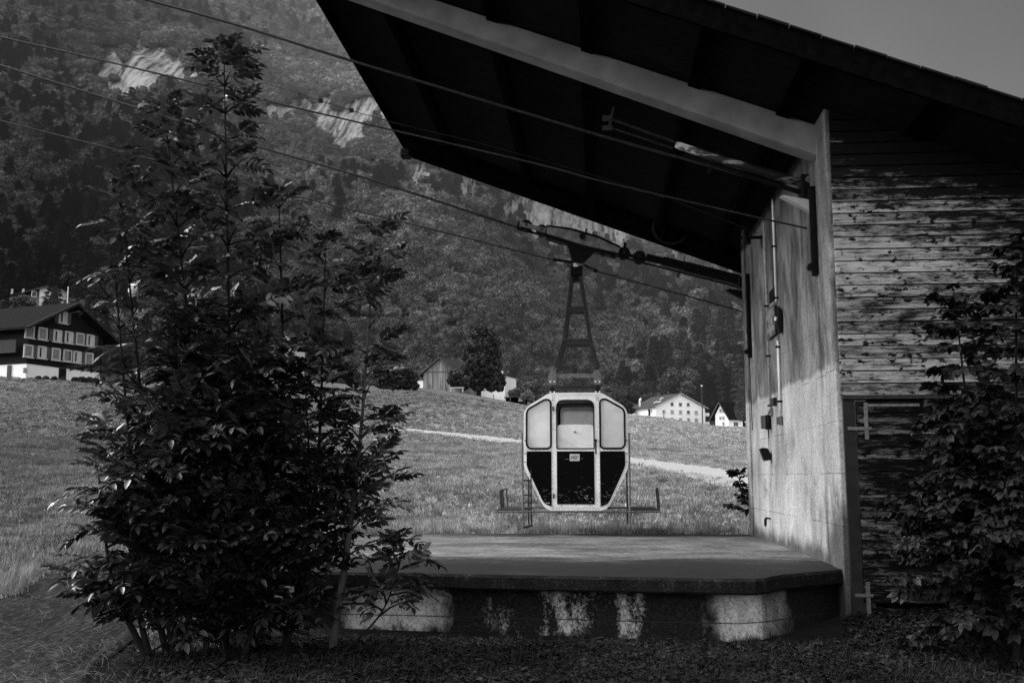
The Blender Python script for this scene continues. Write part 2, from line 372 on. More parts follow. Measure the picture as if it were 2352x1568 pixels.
def plate(name, outline, holes, y0, th, mat, parent, xf):
    """flat sheet with holes; outline in 2D mapped by xf(u, w) -> (x, z)"""
    cu = bpy.data.curves.new(name, 'CURVE'); cu.dimensions = '2D'; cu.fill_mode = 'BOTH'; cu.extrude = th/2
    for pl in [outline]+holes:
        sp = cu.splines.new('POLY'); sp.points.add(len(pl)-1); sp.use_cyclic_u = True
        for q, p in zip(sp.points, pl): X, Z = xf(*p); q.co = (X, Z, 0, 1)
    ob = bpy.data.objects.new('tmp', cu); C.objects.link(ob); dg = bpy.context.evaluated_depsgraph_get(); dg.update()
    me = bpy.data.meshes.new_from_object(ob.evaluated_get(dg)); bpy.data.objects.remove(ob)
    me.transform(Matrix(((1, 0, 0, 0), (0, 0, -1, y0+th/2), (0, 1, 0, 0), (0, 0, 0, 1)))); me.name = name
    me.materials.clear()
    return link(name, me, mat, parent)
def text_mesh(txt, size, mat, M, name='lettering', parent=None, extrude=.0015):
    cu = bpy.data.curves.new(name, 'FONT'); cu.body = txt; cu.size = size; cu.extrude = extrude; cu.align_x = 'CENTER'; cu.align_y = 'CENTER'
    ob = bpy.data.objects.new('tmp', cu); C.objects.link(ob); dg = bpy.context.evaluated_depsgraph_get(); dg.update()
    me = bpy.data.meshes.new_from_object(ob.evaluated_get(dg)); bpy.data.objects.remove(ob)
    me.transform(M); me.name = name; me.materials.clear(); return link(name, me, mat, parent)

def scatter(name, pts, rots, scl, idx, protos, label=None, parent=None):
    """many small plants as one uncountable mass: instances on points"""
    me = bpy.data.meshes.new(name); me.vertices.add(len(pts)); me.vertices.foreach_set('co', np.asarray(pts, np.float32).ravel())
    for an, ty, dat, key in (('rot', 'FLOAT_VECTOR', rots, 'vector'), ('scl', 'FLOAT_VECTOR', scl, 'vector'), ('pick', 'INT', idx, 'value')):
        a = me.attributes.new(an, ty, 'POINT'); a.data.foreach_set(key, np.asarray(dat, np.int32 if ty == 'INT' else np.float32).ravel())
    me.update(); o = bpy.data.objects.new(name, me); C.objects.link(o)
    ng = bpy.data.node_groups.new(name+'_nodes', 'GeometryNodeTree')
    ng.interface.new_socket('Geometry', in_out='INPUT', socket_type='NodeSocketGeometry'); ng.interface.new_socket('Geometry', in_out='OUTPUT', socket_type='NodeSocketGeometry')
    gi = ng.nodes.new('NodeGroupInput'); go = ng.nodes.new('NodeGroupOutput'); ip = ng.nodes.new('GeometryNodeInstanceOnPoints'); ci = ng.nodes.new('GeometryNodeCollectionInfo')
    ci.inputs['Collection'].default_value = protos; ci.inputs['Separate Children'].default_value = True; ci.inputs['Reset Children'].default_value = True
    def na(nm, ty):
        n = ng.nodes.new('GeometryNodeInputNamedAttribute'); n.data_type = ty; n.inputs[0].default_value = nm; return n.outputs[0]
    lk = ng.links.new
    lk(gi.outputs[0], ip.inputs['Points']); lk(ci.outputs[0], ip.inputs['Instance']); ip.inputs['Pick Instance'].default_value = True
    lk(na('pick', 'INT'), ip.inputs['Instance Index']); lk(na('rot', 'FLOAT_VECTOR'), ip.inputs['Rotation']); lk(na('scl', 'FLOAT_VECTOR'), ip.inputs['Scale'])
    lk(ip.outputs[0], go.inputs[0])
    m = o.modifiers.new('scatter', 'NODES'); m.node_group = ng
    if label: tag(o, label, name.replace('_', ' '))
    o['kind'] = 'stuff'; return o
# ------------------------------------------------------------------ world and sun
scn = bpy.context.scene
SUN_EL, SUN_AZ = rad(42), rad(-76)          # azimuth from +Y towards +X: soft light from the left
w = bpy.data.worlds.new('World'); scn.world = w; w.use_nodes = True; wt = w.node_tree
bg = wt.nodes['Background']; sky = wt.nodes.new('ShaderNodeTexSky'); sky.sky_type = 'NISHITA'; sky.sun_disc = False
sky.sun_elevation = SUN_EL; sky.sun_rotation = SUN_AZ; sky.air_density = 1.2; sky.dust_density = 2.5; sky.ozone_density = 1
bw = wt.nodes.new('ShaderNodeRGBToBW'); wt.links.new(sky.outputs[0], bw.inputs[0]); 
wn = wt.nodes.new('ShaderNodeTexNoise'); wn.inputs['Scale'].default_value = 2.6; wn.inputs['Detail'].default_value = 4
wm = wt.nodes.new('ShaderNodeMapRange'); wm.inputs[1].default_value = .3; wm.inputs[2].default_value = .7; wm.inputs[3].default_value = .8; wm.inputs[4].default_value = 1.18
wt.links.new(wn.outputs[0], wm.inputs[0]); mm = wt.nodes.new('ShaderNodeMath'); mm.operation = 'MULTIPLY'
wt.links.new(bw.outputs[0], mm.inputs[0]); wt.links.new(wm.outputs[0], mm.inputs[1]); 
# added sky gradient: bright fill lobe behind the camera, dimmed over the mountain
wtc = wt.nodes.new('ShaderNodeTexCoord'); wd = wt.nodes.new('ShaderNodeVectorMath'); wd.operation = 'DOT_PRODUCT'; wt.links.new(wtc.outputs['Generated'], wd.inputs[0])
bd = Vector((-.35, -.80, .48)).normalized(); wd.inputs[1].default_value = bd
wr = wt.nodes.new('ShaderNodeMapRange'); wr.interpolation_type = 'SMOOTHSTEP'
for i, v in enumerate((-.30, .80, .76, 8.5)): wr.inputs[i+1].default_value = v
wt.links.new(wd.outputs['Value'], wr.inputs[0]); m2 = wt.nodes.new('ShaderNodeMath'); m2.operation = 'MULTIPLY'; wt.links.new(mm.outputs[0], m2.inputs[0]); wt.links.new(wr.outputs[0], m2.inputs[1])
wt.links.new(m2.outputs[0], bg.inputs[0]); bg.inputs[1].default_value = .10
sl = bpy.data.lights.new('sun', 'SUN'); sl.energy = 1.4; sl.angle = rad(16); so = bpy.data.objects.new('sun', sl); C.objects.link(so)
sd = Vector((math.sin(SUN_AZ)*math.cos(SUN_EL), math.cos(SUN_AZ)*math.cos(SUN_EL), math.sin(SUN_EL)))
so.rotation_euler = sd.to_track_quat('Z', 'Y').to_euler(); so.location = (0, 0, 50)
scn.view_settings.view_transform = 'Standard'; scn.view_settings.look = 'None'; scn.view_settings.exposure = 0
scn.cycles.max_bounces = 6; scn.cycles.transparent_max_bounces = 8; scn.cycles.sample_clamp_indirect = 4
scn.cycles.use_denoising = True; scn.cycles.denoiser = 'OPENIMAGEDENOISE'; scn.cycles.denoising_input_passes = 'RGB_ALBEDO_NORMAL'; scn.render.film_transparent = False
scn.cycles.use_adaptive_sampling = True; scn.cycles.adaptive_threshold = .02

# ------------------------------------------------------------------ terrain
def az_of_px(px):
    d = ray(px, 1095); return math.atan2(d[0], d[1])
PROF_PX = [-900, 0, 900, 1450, 1700, 2600]
PROF = [
 [(18,.62),(30,1.7),(60,5.2),(108,11.2),(140,13),(380,70),(430,100),(1150,700),(1500,850),(4000,900)],
 [(18,.62),(30,1.8),(60,4.9),(106,10.9),(124,11.2),(150,13),(370,62),(420,86),(1100,640),(1400,800),(4000,900)],
 [(18,.62),(30,1.85),(75,5.2),(228,22),(245,22.3),(300,25),(345,40),(950,480),(1300,640),(4000,700)],
 [(18,.62),(30,1.87),(150,10.1),(300,20.2),(322,19.8),(380,24),(440,50),(860,270),(1250,340),(4000,400)],
 [(18,.60),(30,1.80),(150,8.6),(300,15.7),(320,15.4),(380,20),(450,50),(760,170),(1000,185),(1120,200),(1400,440),(4000,500)],
 [(18,.50),(30,1.6),(150,7),(300,13),(340,14),(500,30),(800,150),(1300,180),(1600,240),(4000,300)]]
PAZ = [az_of_px(p) for p in PROF_PX]
def prof(i, d):
    P = PROF[i]
    if d <= P[0][0]: return P[0][1]
    for (a, za), (b, zb) in zip(P, P[1:]):
        if d <= b: return za+(zb-za)*(d-a)/(b-a)
    return P[-1][1]
PS = [(0, 0), (6, 0), (9.9, .0), (11.2, .10), (13, .28), (17, .60), (18.2, .62)]
def near_z(x, y):
    yy = y + max(0, x-1.8)*.75 + max(0, -3.3-x)*.55
    z = np.interp(yy, [p[0] for p in PS], [p[1] for p in PS]); return float(z)
def ground(x, y):
    d = math.hypot(x, y)
    if d < 17: z = near_z(x, y)
    else:
        az = math.atan2(x, y); az = min(max(az, PAZ[0]), PAZ[-1])
        for i in range(5):
            if az <= PAZ[i+1]: break
        t = (az-PAZ[i])/(PAZ[i+1]-PAZ[i]); t = t*t*(3-2*t)
        z = prof(i, d)*(1-t)+prof(i+1, d)*t
        if y < 0 or abs(math.atan2(x, y)) > 1.3: z = min(z, .6+d*.03)
        if d < 24: s = (d-17)/7; s = s*s*(3-2*s); z = near_z(x, y)*(1-s)+z*s
    if d > 24:
        z += .25*min(1, (d-24)/60)*mnoise.noise(Vector((x*.03, y*.03, 0)))*2
    if d > 330:
        k = min(1, (d-330)/160); u = x*.86+y*.5; v = -x*.5+y*.86
        z += k*(44*mnoise.noise(Vector((u*.0085, v*.0028, 3)))+13*mnoise.noise(Vector((u*.021, v*.010, 8)))+5*mnoise.noise(Vector((x*.05, y*.05, 1))))
    return z
def at_px(px, d):
    a = az_of_px(px); x, y = math.sin(a)*d, math.cos(a)*d; return np.array([x, y, ground(x, y)])
# cliff bands: centre and half size in the direction seen from the road, stored as bearings and elevations
CL = [(325,165,100,56,1.1),(72,208,13,18,1),(245,312,45,28,.55),(655,258,38,26,1.1),(800,272,95,48,1.15),(778,322,16,32,1),(955,418,34,38,1),(1205,484,66,32,1.05),(1385,520,160,62,1.15),(1010,352,30,12,.5),(1560,590,60,26,.6),(1670,612,50,30,.8),(735,246,60,20,1),(885,268,40,20,1),(1260,455,60,22,1),(1480,552,70,24,1),(1075,440,34,18,.9),(450,120,30,20,.4),(140,55,14,16,.4),(960,300,60,30,.6),(1120,400,60,30,.6),(860,385,30,10,.35)]
def rockf(px, py):
    v = 0
    for cx, cy, hx, hy, s in CL:
        q = ((px-cx)/hx)**2+((py-cy)/hy)**2
        if q < 4: v = max(v, s*max(0, 1.15-.55*q))
    if v <= 0: return 0
    return v+.75*mnoise.noise(Vector((px*.03, py*.02, 2)))+.5*mnoise.noise(Vector((px*.1, py*.045, 5)))-.12
azs = np.concatenate([np.linspace(-math.pi, -.75, 40)[:-1], np.linspace(-.75, -.57, 14)[:-1], np.linspace(-.57, .42, 420), np.linspace(.42, math.pi, 60)[1:-1]])
ds = np.concatenate([[.3, 1.5, 3, 5, 6.5], np.linspace(8, 18, 34), np.geomspace(18.5, 310, 95), np.linspace(314, 1000, 170), np.linspace(1010, 1600, 60), [1900, 2500, 4000, 7000]])
TV = np.zeros((len(ds), len(azs), 3)); RK = np.zeros((len(ds), len(azs)))
for i, d in enumerate(ds):
    for j, a in enumerate(azs):
        x, y = d*math.sin(a), d*math.cos(a); z = ground(x, y); TV[i, j] = (x, y, z)
        if 380 < d < 1610 and -.58 < a < .42:
            px, py = proj((x, y, z)); RK[i, j] = rockf(px, py)
nd, na_ = len(ds), len(azs); ii, jj = np.meshgrid(np.arange(nd-1), np.arange(na_), indexing='ij'); j2 = (jj+1) % na_
Fq = np.stack([ii*na_+jj, ii*na_+j2, (ii+1)*na_+j2, (ii+1)*na_+jj], axis=-1)
imount = int(np.searchsorted(ds, 330))
def terr(name, i0, i1, mat):
    fq = Fq[i0:i1].reshape(-1, 4)-i0*na_; V = TV[i0:i1+1].reshape(-1, 3)
    o = arr_mesh(name, V, fq.ravel(), np.full(len(fq), 4), mat, smooth=True); o['kind'] = 'structure'
    a = o.data.attributes.new('rock', 'FLOAT', 'POINT'); a.data.foreach_set('value', RK[i0:i1+1].ravel().astype(np.float32)); return o
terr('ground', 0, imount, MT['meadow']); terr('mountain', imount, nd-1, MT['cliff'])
cc = MB(); cc.add([(.3*math.sin(a), .3*math.cos(a), 0) for a in azs[:-1]], [tuple(range(len(azs)-1))]) 

# path across the meadow (a strip draped 2 cm over the ground)
def drape(pts, wd, lift, name, mat, nsub=8):
    P = []
    for (a, b) in zip(pts, pts[1:]):
        for t in np.linspace(0, 1, 24)[:-1]: P.append(np.array(a)*(1-t)+np.array(b)*t)
    P.append(np.array(pts[-1])); V = []; F = []
    for i, p in enumerate(P):
        d = P[min(i+1, len(P)-1)]-P[max(i-1, 0)]; n = np.array([-d[1], d[0]])/np.linalg.norm(d)
        for k in range(nsub+1):
            ww = wd[0]+(wd[1]-wd[0])*i/len(P) if hasattr(wd, '__len__') else wd
            q = p+n*ww*(k/nsub-.5); V.append((q[0], q[1], ground(q[0], q[1])+lift))
    for i in range(len(P)-1):
        for k in range(nsub): a = i*(nsub+1)+k; F.append((a, a+1, a+nsub+2, a+nsub+1))
    m = MB(); m.add(V, F); o = m.build(name, mat, smooth=True); o['kind'] = 'structure'; return o
def ground_hit(px, py):
    d = ray(px, py); s = 5.0
    while s < 1500:
        p = O3+d*s
        if ground(p[0], p[1]) > p[2]: return p
        s *= 1.004
    return O3+d*1500
pp = [ground_hit(*q)[:2] for q in [(1760, 1118), (1640, 1088), (1450, 1061), (1200, 1018), (1050, 1000), (900, 984), (760, 975)]]
drape(pp, (2.4, 2.4), .05, 'path', MT['path'])
# cut weeds and soil on the bank at lower left
mul = [ground_hit(*q)[:2] for q in [(-60, 1455), (60, 1400), (190, 1330), (330, 1290)]]
m = MB()
L1 = [ground_hit(*q)[:2] for q in [(-120, 1400), (0, 1372), (70, 1345), (140, 1312), (200, 1290), (300, 1270)]]
L2 = [ground_hit(*q)[:2] for q in [(-120, 1700), (60, 1640), (180, 1600), (240, 1520), (330, 1450), (420, 1400)]]
V = []; F = []
for i, (a, b) in enumerate(zip(L1, L2)):
    for k in range(25):
        q = np.array(a)*(1-k/24)+np.array(b)*k/24; V.append((q[0], q[1], ground(q[0], q[1])+.03+.05*mnoise.noise(Vector((q[0]*3, q[1]*3, 0)))+(.0 if 0 < k < 24 else -.04)))
V2 = []; n0 = len(L1)
for i in range(n0-1):
    for k in range(24): a = i*25+k; F.append((a, a+1, a+26, a+25))
m.add(V, F); tag(m.build('mulch_ground', MT['mulch'], smooth=True), kind='structure')

# ------------------------------------------------------------------ forest prototypes (kept out of the scene, used by the scatter)
def hidden(name): return bpy.data.collections.new(name)
def rot_rand(n):
    q = RNG.normal(size=(n, 4)); q /= np.linalg.norm(q, axis=1, keepdims=True); w_, x, y, z = q.T
    return np.stack([1-2*(y*y+z*z), 2*(x*y-z*w_), 2*(x*z+y*w_), 2*(x*y+z*w_), 1-2*(x*x+z*z), 2*(y*z-x*w_), 2*(x*z-y*w_), 2*(y*z+x*w_), 1-2*(x*x+y*y)], axis=1).reshape(-1, 3, 3)
CLUMP = Tpl([(-.5,0,0),(.1,-.5,.1),(.55,.05,0),(.1,.5,-.12),(-.3,.35,.1)], [(0,1,2),(0,2,3),(0,3,4)])
SPRIG = Tpl([(0,0,0),(-.3,.5,.08),(0,1,0),(.3,.5,.08)], [(0,3,2,1)])
def crown_pts(lumps, n, shell=.75):
    """points near the surface of a set of ellipsoid lumps (cx,cy,cz,r)"""
    w_ = np.array([l[3]**2 for l in lumps]); w_ /= w_.sum(); k = RNG.choice(len(lumps), n, p=w_); L_ = np.array(lumps)[k]
    d = RNG.normal(size=(n, 3)); d /= np.linalg.norm(d, axis=1, keepdims=True); r = L_[:, 3]*(shell+(1.08-shell)*RNG.random(n))
    P = L_[:, :3]+d*r[:, None]*np.array([1, 1, .85]); keep = np.ones(n, bool)
    for l in lumps:
        q = np.linalg.norm((P-np.array(l[:3]))/np.array([1, 1, .85]), axis=1); keep &= q > l[3]*(shell-.12)
    return P[keep], d[keep]
def make_crown(name, lumps, n, size, mat, parent=None, coll=None, core=None, tpl=None, coresc=.72):
    P, d = crown_pts(lumps, n); m = len(P); Rm = frames(d+RNG.normal(size=(m, 3))*.55, RNG.normal(size=(m, 3))); 
    S = size*(.6+.8*RNG.random(m)); parts = [(tpl or CLUMP, (rot_rand(m) if tpl is None else Rm)*S[:, None, None], P)]
    bm = bmesh.new(); bmesh.ops.create_icosphere(bm, subdivisions=2, radius=1); iv = [tuple(v.co) for v in bm.verts]; jf = [tuple(v.index for v in f.verts) for f in bm.faces]; bm.free()
    ico = Tpl(iv, jf); Ls = np.array(lumps); parts.append((ico, np.eye(3)[None]*(Ls[:, 3]*coresc)[:, None, None]*np.array([1, 1, .85])[None, None, :], Ls[:, :3]))
    return stamp(name, parts, mat, parent, False, coll)
fc = hidden('forest_kinds')
for q in range(4):
    lumps = [(0, 0, 1.0, .72)]+[(math.cos(a)*.5*r, math.sin(a)*.5*r, .75+.75*h, .42+.12*RNG.random()) for a, r, h in zip(RNG.random(7)*6.28, .6+.5*RNG.random(7), RNG.random(7)-.25)]
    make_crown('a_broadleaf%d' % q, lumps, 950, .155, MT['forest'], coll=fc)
for q in range(2):
    P = []; n = 700; h = RNG.random(n)**.8; a = RNG.random(n)*6.28; r = (1-h)*.5*(.65+.35*RNG.random(n))*(1+.25*np.sin(h*40))
    P = np.stack([r*np.cos(a), r*np.sin(a), .25+h*2.5], axis=1); dirs = np.stack([np.cos(a), np.sin(a), -.35+0*a], axis=1)
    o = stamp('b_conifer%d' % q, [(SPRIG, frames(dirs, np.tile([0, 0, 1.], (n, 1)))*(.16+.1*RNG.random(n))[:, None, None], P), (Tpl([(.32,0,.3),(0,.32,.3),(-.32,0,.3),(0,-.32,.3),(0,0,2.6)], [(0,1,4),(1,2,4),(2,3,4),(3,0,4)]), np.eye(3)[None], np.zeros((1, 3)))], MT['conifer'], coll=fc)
# tall bare trunk under a small crown, for the light stems that show in the slope
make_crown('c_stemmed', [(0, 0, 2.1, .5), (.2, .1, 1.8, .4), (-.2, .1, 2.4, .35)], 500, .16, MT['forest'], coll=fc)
tr = MB(); tr.tube([(0, 0, -.2), (.02, 0, 1), (0, 0, 2)], [.05, .04, .03], 5); tr.build('d_stem', MT['barkpale'], coll=fc)
pts, rots, scl, idx = [], [], [], []
def px_gate(a, d): return a < az_of_px(130) and 170 < d < 400 and random.random() < (.85 if d > 200 else .5)
tries = 0
while len(pts) < 31000 and tries < 400000:
    tries += 1
    a = random.uniform(-.74, .36); d = math.sqrt(random.uniform(130**2, 1150**2))
    if a > .02 and d > 1000: continue
    left = a < PAZ[2]*.6
    d0 = np.interp(a, [PAZ[1], PAZ[2], PAZ[3], PAZ[4]], [140, 262, 385, 385])+8*math.sin(a*60)
    if px_gate(a, d): continue
    if d < d0: continue
    x, y = d*math.sin(a), d*math.cos(a); z = ground(x, y); px, py = proj((x, y, z))
    if -60 < px < 112 and 640 < py < 735 and d < 345: continue
    if py < -160 or px > 1800 or px < -700: continue
    if py < 0 and random.random() < .6: continue
    if a > -.02 and py < 330: continue                     # hidden behind the station roof from everywhere near the road
    if rockf(px, py) > .42 or rockf(px, py-10) > .5 or rockf(px, py-18) > .8: continue
    big = 4.2+1.5*mnoise.noise(Vector((x*.012, y*.012, 5)))
    s = max(2.4, big*random.uniform(.65, 1.3))
    if d < 380: s *= .62 if d < 300 else .8
    con = mnoise.noise(Vector((x*.008, y*.008, 9)))+random.uniform(-.4, .4) > .30
    r = random.random(); k = (4+random.randrange(2)) if con else random.randrange(4)
    if r < .03: k = 6
    pts.append((x, y, z-s*.35)); rots.append((random.uniform(-.1, .1), random.uniform(-.1, .1), random.uniform(0, 6.28)))
    sx = s*(1.15 if not con else 1.5); scl.append((sx, sx, s*random.uniform(.95, 1.35))); idx.append(k)
    if k == 6: pts.append(pts[-1]); rots.append(rots[-1]); scl.append(scl[-1]); idx.append(7)
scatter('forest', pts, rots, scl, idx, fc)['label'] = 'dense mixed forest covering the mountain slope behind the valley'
bpy.data.objects['forest']['category'] = 'forest'

# ------------------------------------------------------------------ grass
gc = hidden('grass_kinds')
BLADE = Tpl([(-.5,0,0),(.5,0,0),(.36,.12,.55),(-.36,.12,.55),(.05,.42,1)], [(0,1,2,3),(3,2,4)])
ROUND = Tpl([(0,0,.8),(-.5,.25,.95),(-.42,.8,1.),(0,1,.85),(.42,.8,1.),(.5,.25,.95)], [(0,5,4,3,2,1)])
BROAD = Tpl([(0,0,0),(-.5,.1,.45),(0,.3,1.),(.5,.1,.45)], [(0,3,2,1)])
def tuft(name, n, w_, h, spread, mat, tpl=BLADE, coll=None, lean=.6):
    Ms, Of = [], []
    for i in range(n):
        t = random.uniform(0, 6.28); hh = h*random.uniform(.5, 1.15); l = random.uniform(.2, 1.2)*lean
        m_ = Matrix.Rotation(t, 3, 'Z')@Matrix.Diagonal((w_*random.uniform(.7, 1.3), hh*l*1.6, hh)); Ms.append(np.array(m_))
        r = spread*math.sqrt(random.random()); p = random.uniform(0, 6.28); Of.append((r*math.cos(p), r*math.sin(p), 0))
    return stamp(name, [(tpl, np.array(Ms), np.array(Of))], mat, coll=coll or gc)
for q in range(3): tuft('a_tuft%d' % q, 26, .012, .13, .10, MT['grass'])
tuft('b_leafy', 16, .035, .09, .11, MT['grass'], BROAD, lean=1.3)
tuft('c_tall', 14, .010, .30, .06, MT['grass'], lean=.5)
wc = hidden('weed_kinds')
for q in range(2): tuft('a_tuft%d' % q, 24, .008, .11, .12, MT['weed'], coll=wc, lean=1.1)
tuft('b_clover', 34, .035, .05, .15, MT['weed'], ROUND, coll=wc, lean=.45)
tuft('c_clover', 26, .05, .07, .14, MT['weed'], ROUND, coll=wc, lean=.5)
tuft('d_dock', 6, .045, .16, .05, MT['weed'], BROAD, coll=wc, lean=.8)
def inside_slab(x, y): return -3.35 < x < 8.5 and 9.85+.0*x < y < 17.6 and not (x > 2.5 and y < 11.0)
def in_mulch(x, y):
    px, py = proj((x, y, ground(x, y))); return px < 330 and py > 1372-.42*px+18*math.sin(px*.05)
def sow(name, n, region, coll, kinds, smin, smax, label, zsq=1):
    P, Rr, S, I = [], [], [], []
    t = 0
    while len(P) < n and t < n*12:
        t += 1; a0, a1, d0, d1 = region; a = random.uniform(az_of_px(a0), az_of_px(a1)); d = math.sqrt(random.uniform(d0*d0, d1*d1)) if d1 < 60 else d0*(d1/d0)**random.random()
        x, y = d*math.sin(a), d*math.cos(a)
        if inside_slab(x, y): continue
        z = ground(x, y); px, py = proj((x, y, z))
        if in_mulch(x, y) and d < 17: continue
        if abs(py-np.interp(px, [900, 1050, 1200, 1450, 1640, 1760], [984, 1000, 1018, 1061, 1088, 1118])) < max(2.5, (px-900)*.0125) and px > 840 and d > 19: continue
        if d < 13 and y < 12.4 and x > -3.6 and name == 'meadow_grass': continue
        s = random.uniform(smin, smax)*(1 if d < 30 else (d/30)**.45)
        P.append((x, y, z-.01)); Rr.append((random.uniform(-.15, .15), random.uniform(-.15, .15), random.uniform(0, 6.28))); S.append((s, s, s*zsq*random.uniform(.7, 1.2))); I.append(random.choice(kinds))
    o = scatter(name, P, Rr, S, I, coll); o['label'] = label; o['category'] = 'grass'; return o
sow('meadow_grass', 26000, (-60, 560, 9.5, 42), gc, [0, 1, 2, 3, 3], .7, 1.35, 'pale mown meadow grass rising behind the concrete platform', .8)
sow('meadow_grass', 30000, (560, 1790, 17.4, 46), gc, [0, 1, 2, 3, 3], .7, 1.35, 'pale mown meadow grass rising behind the concrete platform', .8)
sow('distant_grass', 22000, (-60, 1790, 42, 190), gc, [0, 3, 3], 1.0, 1.7, 'short pale grass on the upper meadow below the houses', .6)
sow('tall_grass', 900, (380, 1725, 17.35, 18.6), gc, [0, 4, 4], .5, 1.0, 'longer uncut grass along the far edge of the platform', 1.)
sow('bank_grass', 260, (-40, 240, 10.5, 14.5), gc, [4, 4, 0], .5, .9, 'longer grass along the edge of the mulch bank', 1.)
sow('ground_weeds', 11000, (120, 2420, 6.6, 10.6), wc, [0, 1, 0, 1, 2, 2, 2, 3, 3, 3, 2, 2, 3]*3, .6, 1.2, 'dark clover, dock and grass growing in front of the platform')
sow('ground_weeds', 1800, (1950, 2420, 10.3, 12.0), wc, [0, 2, 3, 3], .7, 1.2, 'low clover along the foot of the barn door')
# dry stalks lying on the mulch
P, D = [], []
while len(P) < 1100:
    px, py = random.uniform(-40, 300), random.uniform(1290, 1580)
    g = ground_hit(px, py) if len(P) < 0 else None
    x, y = on(2, px, py, .15)[:2]
    if not in_mulch(x, y): continue
    P.append((x, y, ground(x, y)+random.uniform(.04, .09))); t = random.uniform(0, 3.14); D.append((math.cos(t), math.sin(t)*.8, random.uniform(-.1, .45)))
STRAW = Tpl([(0,0,0),(.012,.3,.04),(0,.62,.05),(.02,1,.0),(.03,1,.0),(.02,.62,.06),(.03,.3,.05),(.02,0,.01)], [(0,7,6,1),(1,6,5,2),(2,5,4,3)])
P = np.array(P); D = np.array(D); Ms = frames(D, np.tile([0, 0, 1.], (len(P), 1)))*(RNG.uniform(.06, .2, len(P)))[:, None, None]
o = stamp('dry_stalks', [(STRAW, Ms, P)], MT['drygrass']); tag(o, 'pale dry stalks scattered over the cut bank', 'straw', kind='stuff')
# ------------------------------------------------------------------ cable car station: concrete end wall, barn front, overhanging roof
XW = 2.58; YF = 10.80; YE = 17.25
P0 = on(0, 1905, 243, XW); RB = .385
def roof_z(x): return P0[2]-RB*(x-XW)
st = thing('cable_car_station', (XW+2, 14, 0), 'open valley station with a steep overhanging timber roof, concrete end wall and peeling board front', 'cable car station')
m = MB(); m.prism([(XW, -.6), (XW+.3, -.6), (XW+.3, roof_z(XW+.3)+.02), (XW, roof_z(XW)+.02)], 11.32, YE-.22); m.build('end_wall', MT['wall'], st)
m = MB(); m.prism([(XW-.035, -.6), (XW+.27, -.6), (XW+.27, roof_z(XW+.27)), (XW-.035, roof_z(XW-.035))], YF+.03, 11.315); m.build('pier', MT['wall'], st, bevel=.012)
m = MB(); m.prism([(XW-.03, -.6), (XW+.27, -.6), (XW+.27, roof_z(XW+.27)), (XW-.03, roof_z(XW-.03))], YE-.215, YE+.12); m.build('pier', MT['wall'], st, bevel=.012)
# back and side walls of the machine room
m = MB(); m.box2((XW+.302, YE-.1, -.5), (8, YE+.1, 3.5)).box2((8, YF+.1, -.5), (8.2, YE, 3.5)); m.build('rear_wall', MT['wall'], st)
zt = on(1, 2000, 909, YF)[2]; z1 = on(1, 1990, 547.6, YF)[2]; z2 = on(1, 1990, 741.7, YF)[2]; SP = (z1-z2)/7
m = MB(); z = zt; k = 0
while z < 5.8:
    xe = min(8.0, XW+(P0[2]-z)/RB)
    if xe > XW+.1:
        off = random.uniform(-.003, .003)
        m.box2((XW+.005, YF-.022+off, z+.006), (xe, YF+.02+off, z+SP-.005))
    z += SP
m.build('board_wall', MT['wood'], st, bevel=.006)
m = MB(); m.box2((XW+.02, YF+.03, zt-.02), (8, YF+.05, 5)); 
m = MB(); m.box2((XW+.01, YF-.035, zt-.035), (8.1, YF+.06, zt-.002)); m.build('drip_board', MT['steel_mid'], st, bevel=.004)
m = MB(); xr = on(1, 2260, 1200, YF)[0]
zz = -.3
while zz < zt-.04: m.box2((xr+.04, YF-.02, zz+.003), (8.0, YF+.02, min(zz+SP-.003, zt-.04))); zz += SP
m.build('board_wall', MT['wooddoor'], st, bevel=.004)
# door
dr = MB(); ztop = on(1, 2000, 921, YF)[2]; zbot = on(1, 2000, 1384, YF)[2]; xl = on(1, 1986, 1384, YF)[0]
z = ztop; n = 17; h = (ztop-zbot)/n
for i in range(n):
    dr.box2((xl+random.uniform(-.004, .004), YF-.018+random.uniform(-.003, .003), z-h+.003), (xr-.01, YF+.012, z-.003)); z -= h
door = dr.build('door', MT['wooddoor'], st, bevel=.003)
tb = MB(); a = on(1, 1992, 1392, YF); b = on(1, 2262, 1432, YF); c = on(1, 1992, 1424, YF); d_ = on(1, 2262, 1452, YF)
tb.prism([(c[0], c[2]), (d_[0], d_[2]), (b[0], b[2]), (on(1, 2120, 1402, YF)[0], on(1, 2120, 1402, YF)[2]), (a[0], a[2])], YF-.01, YF+.015)
tb.build('broken_bottom_board', MT['wooddoor'], door)
fr = MB(); pa = on(1, 1966, 915, YF); pb = on(1, 1976, 1440, YF); fr.box2((XW+.02, YF-.012, -.1), (xl-.012, YF+.05, zt-.04)); fr.build('door_frame', MT['frame_dark'], st)
m = MB(); m.box2((XW+.02, YF+.052, -.4), (XW+.1, YF+.1, zt-.04)).box2((xr, YF+.01, -.4), (xr+.035, YF+.1, zt-.04)); m.build('door_post', MT['roof_dark'], st)
def hinge(z_arm, zlo, zhi, xs, zs, xe):
    h_ = MB(); xv = xs; h_.box2((xv-.02, YF-.034, zlo), (xv+.02, YF-.022, zhi)); h_.box2((xl-.10, YF-.038, z_arm-.017), (xv+.05, YF-.0345, z_arm+.017))
    h_.box2((xv-.02, YF-.0332, zs-.015), (xe, YF-.0225, zs+.015))
    for q in (xl-.075, xv, xv+.035): h_.cyl((q, YF-.05, z_arm), (q, YF-.036, z_arm), .009, 10)
    return h_.build('hinge', MT['steel'], door, bevel=.002)
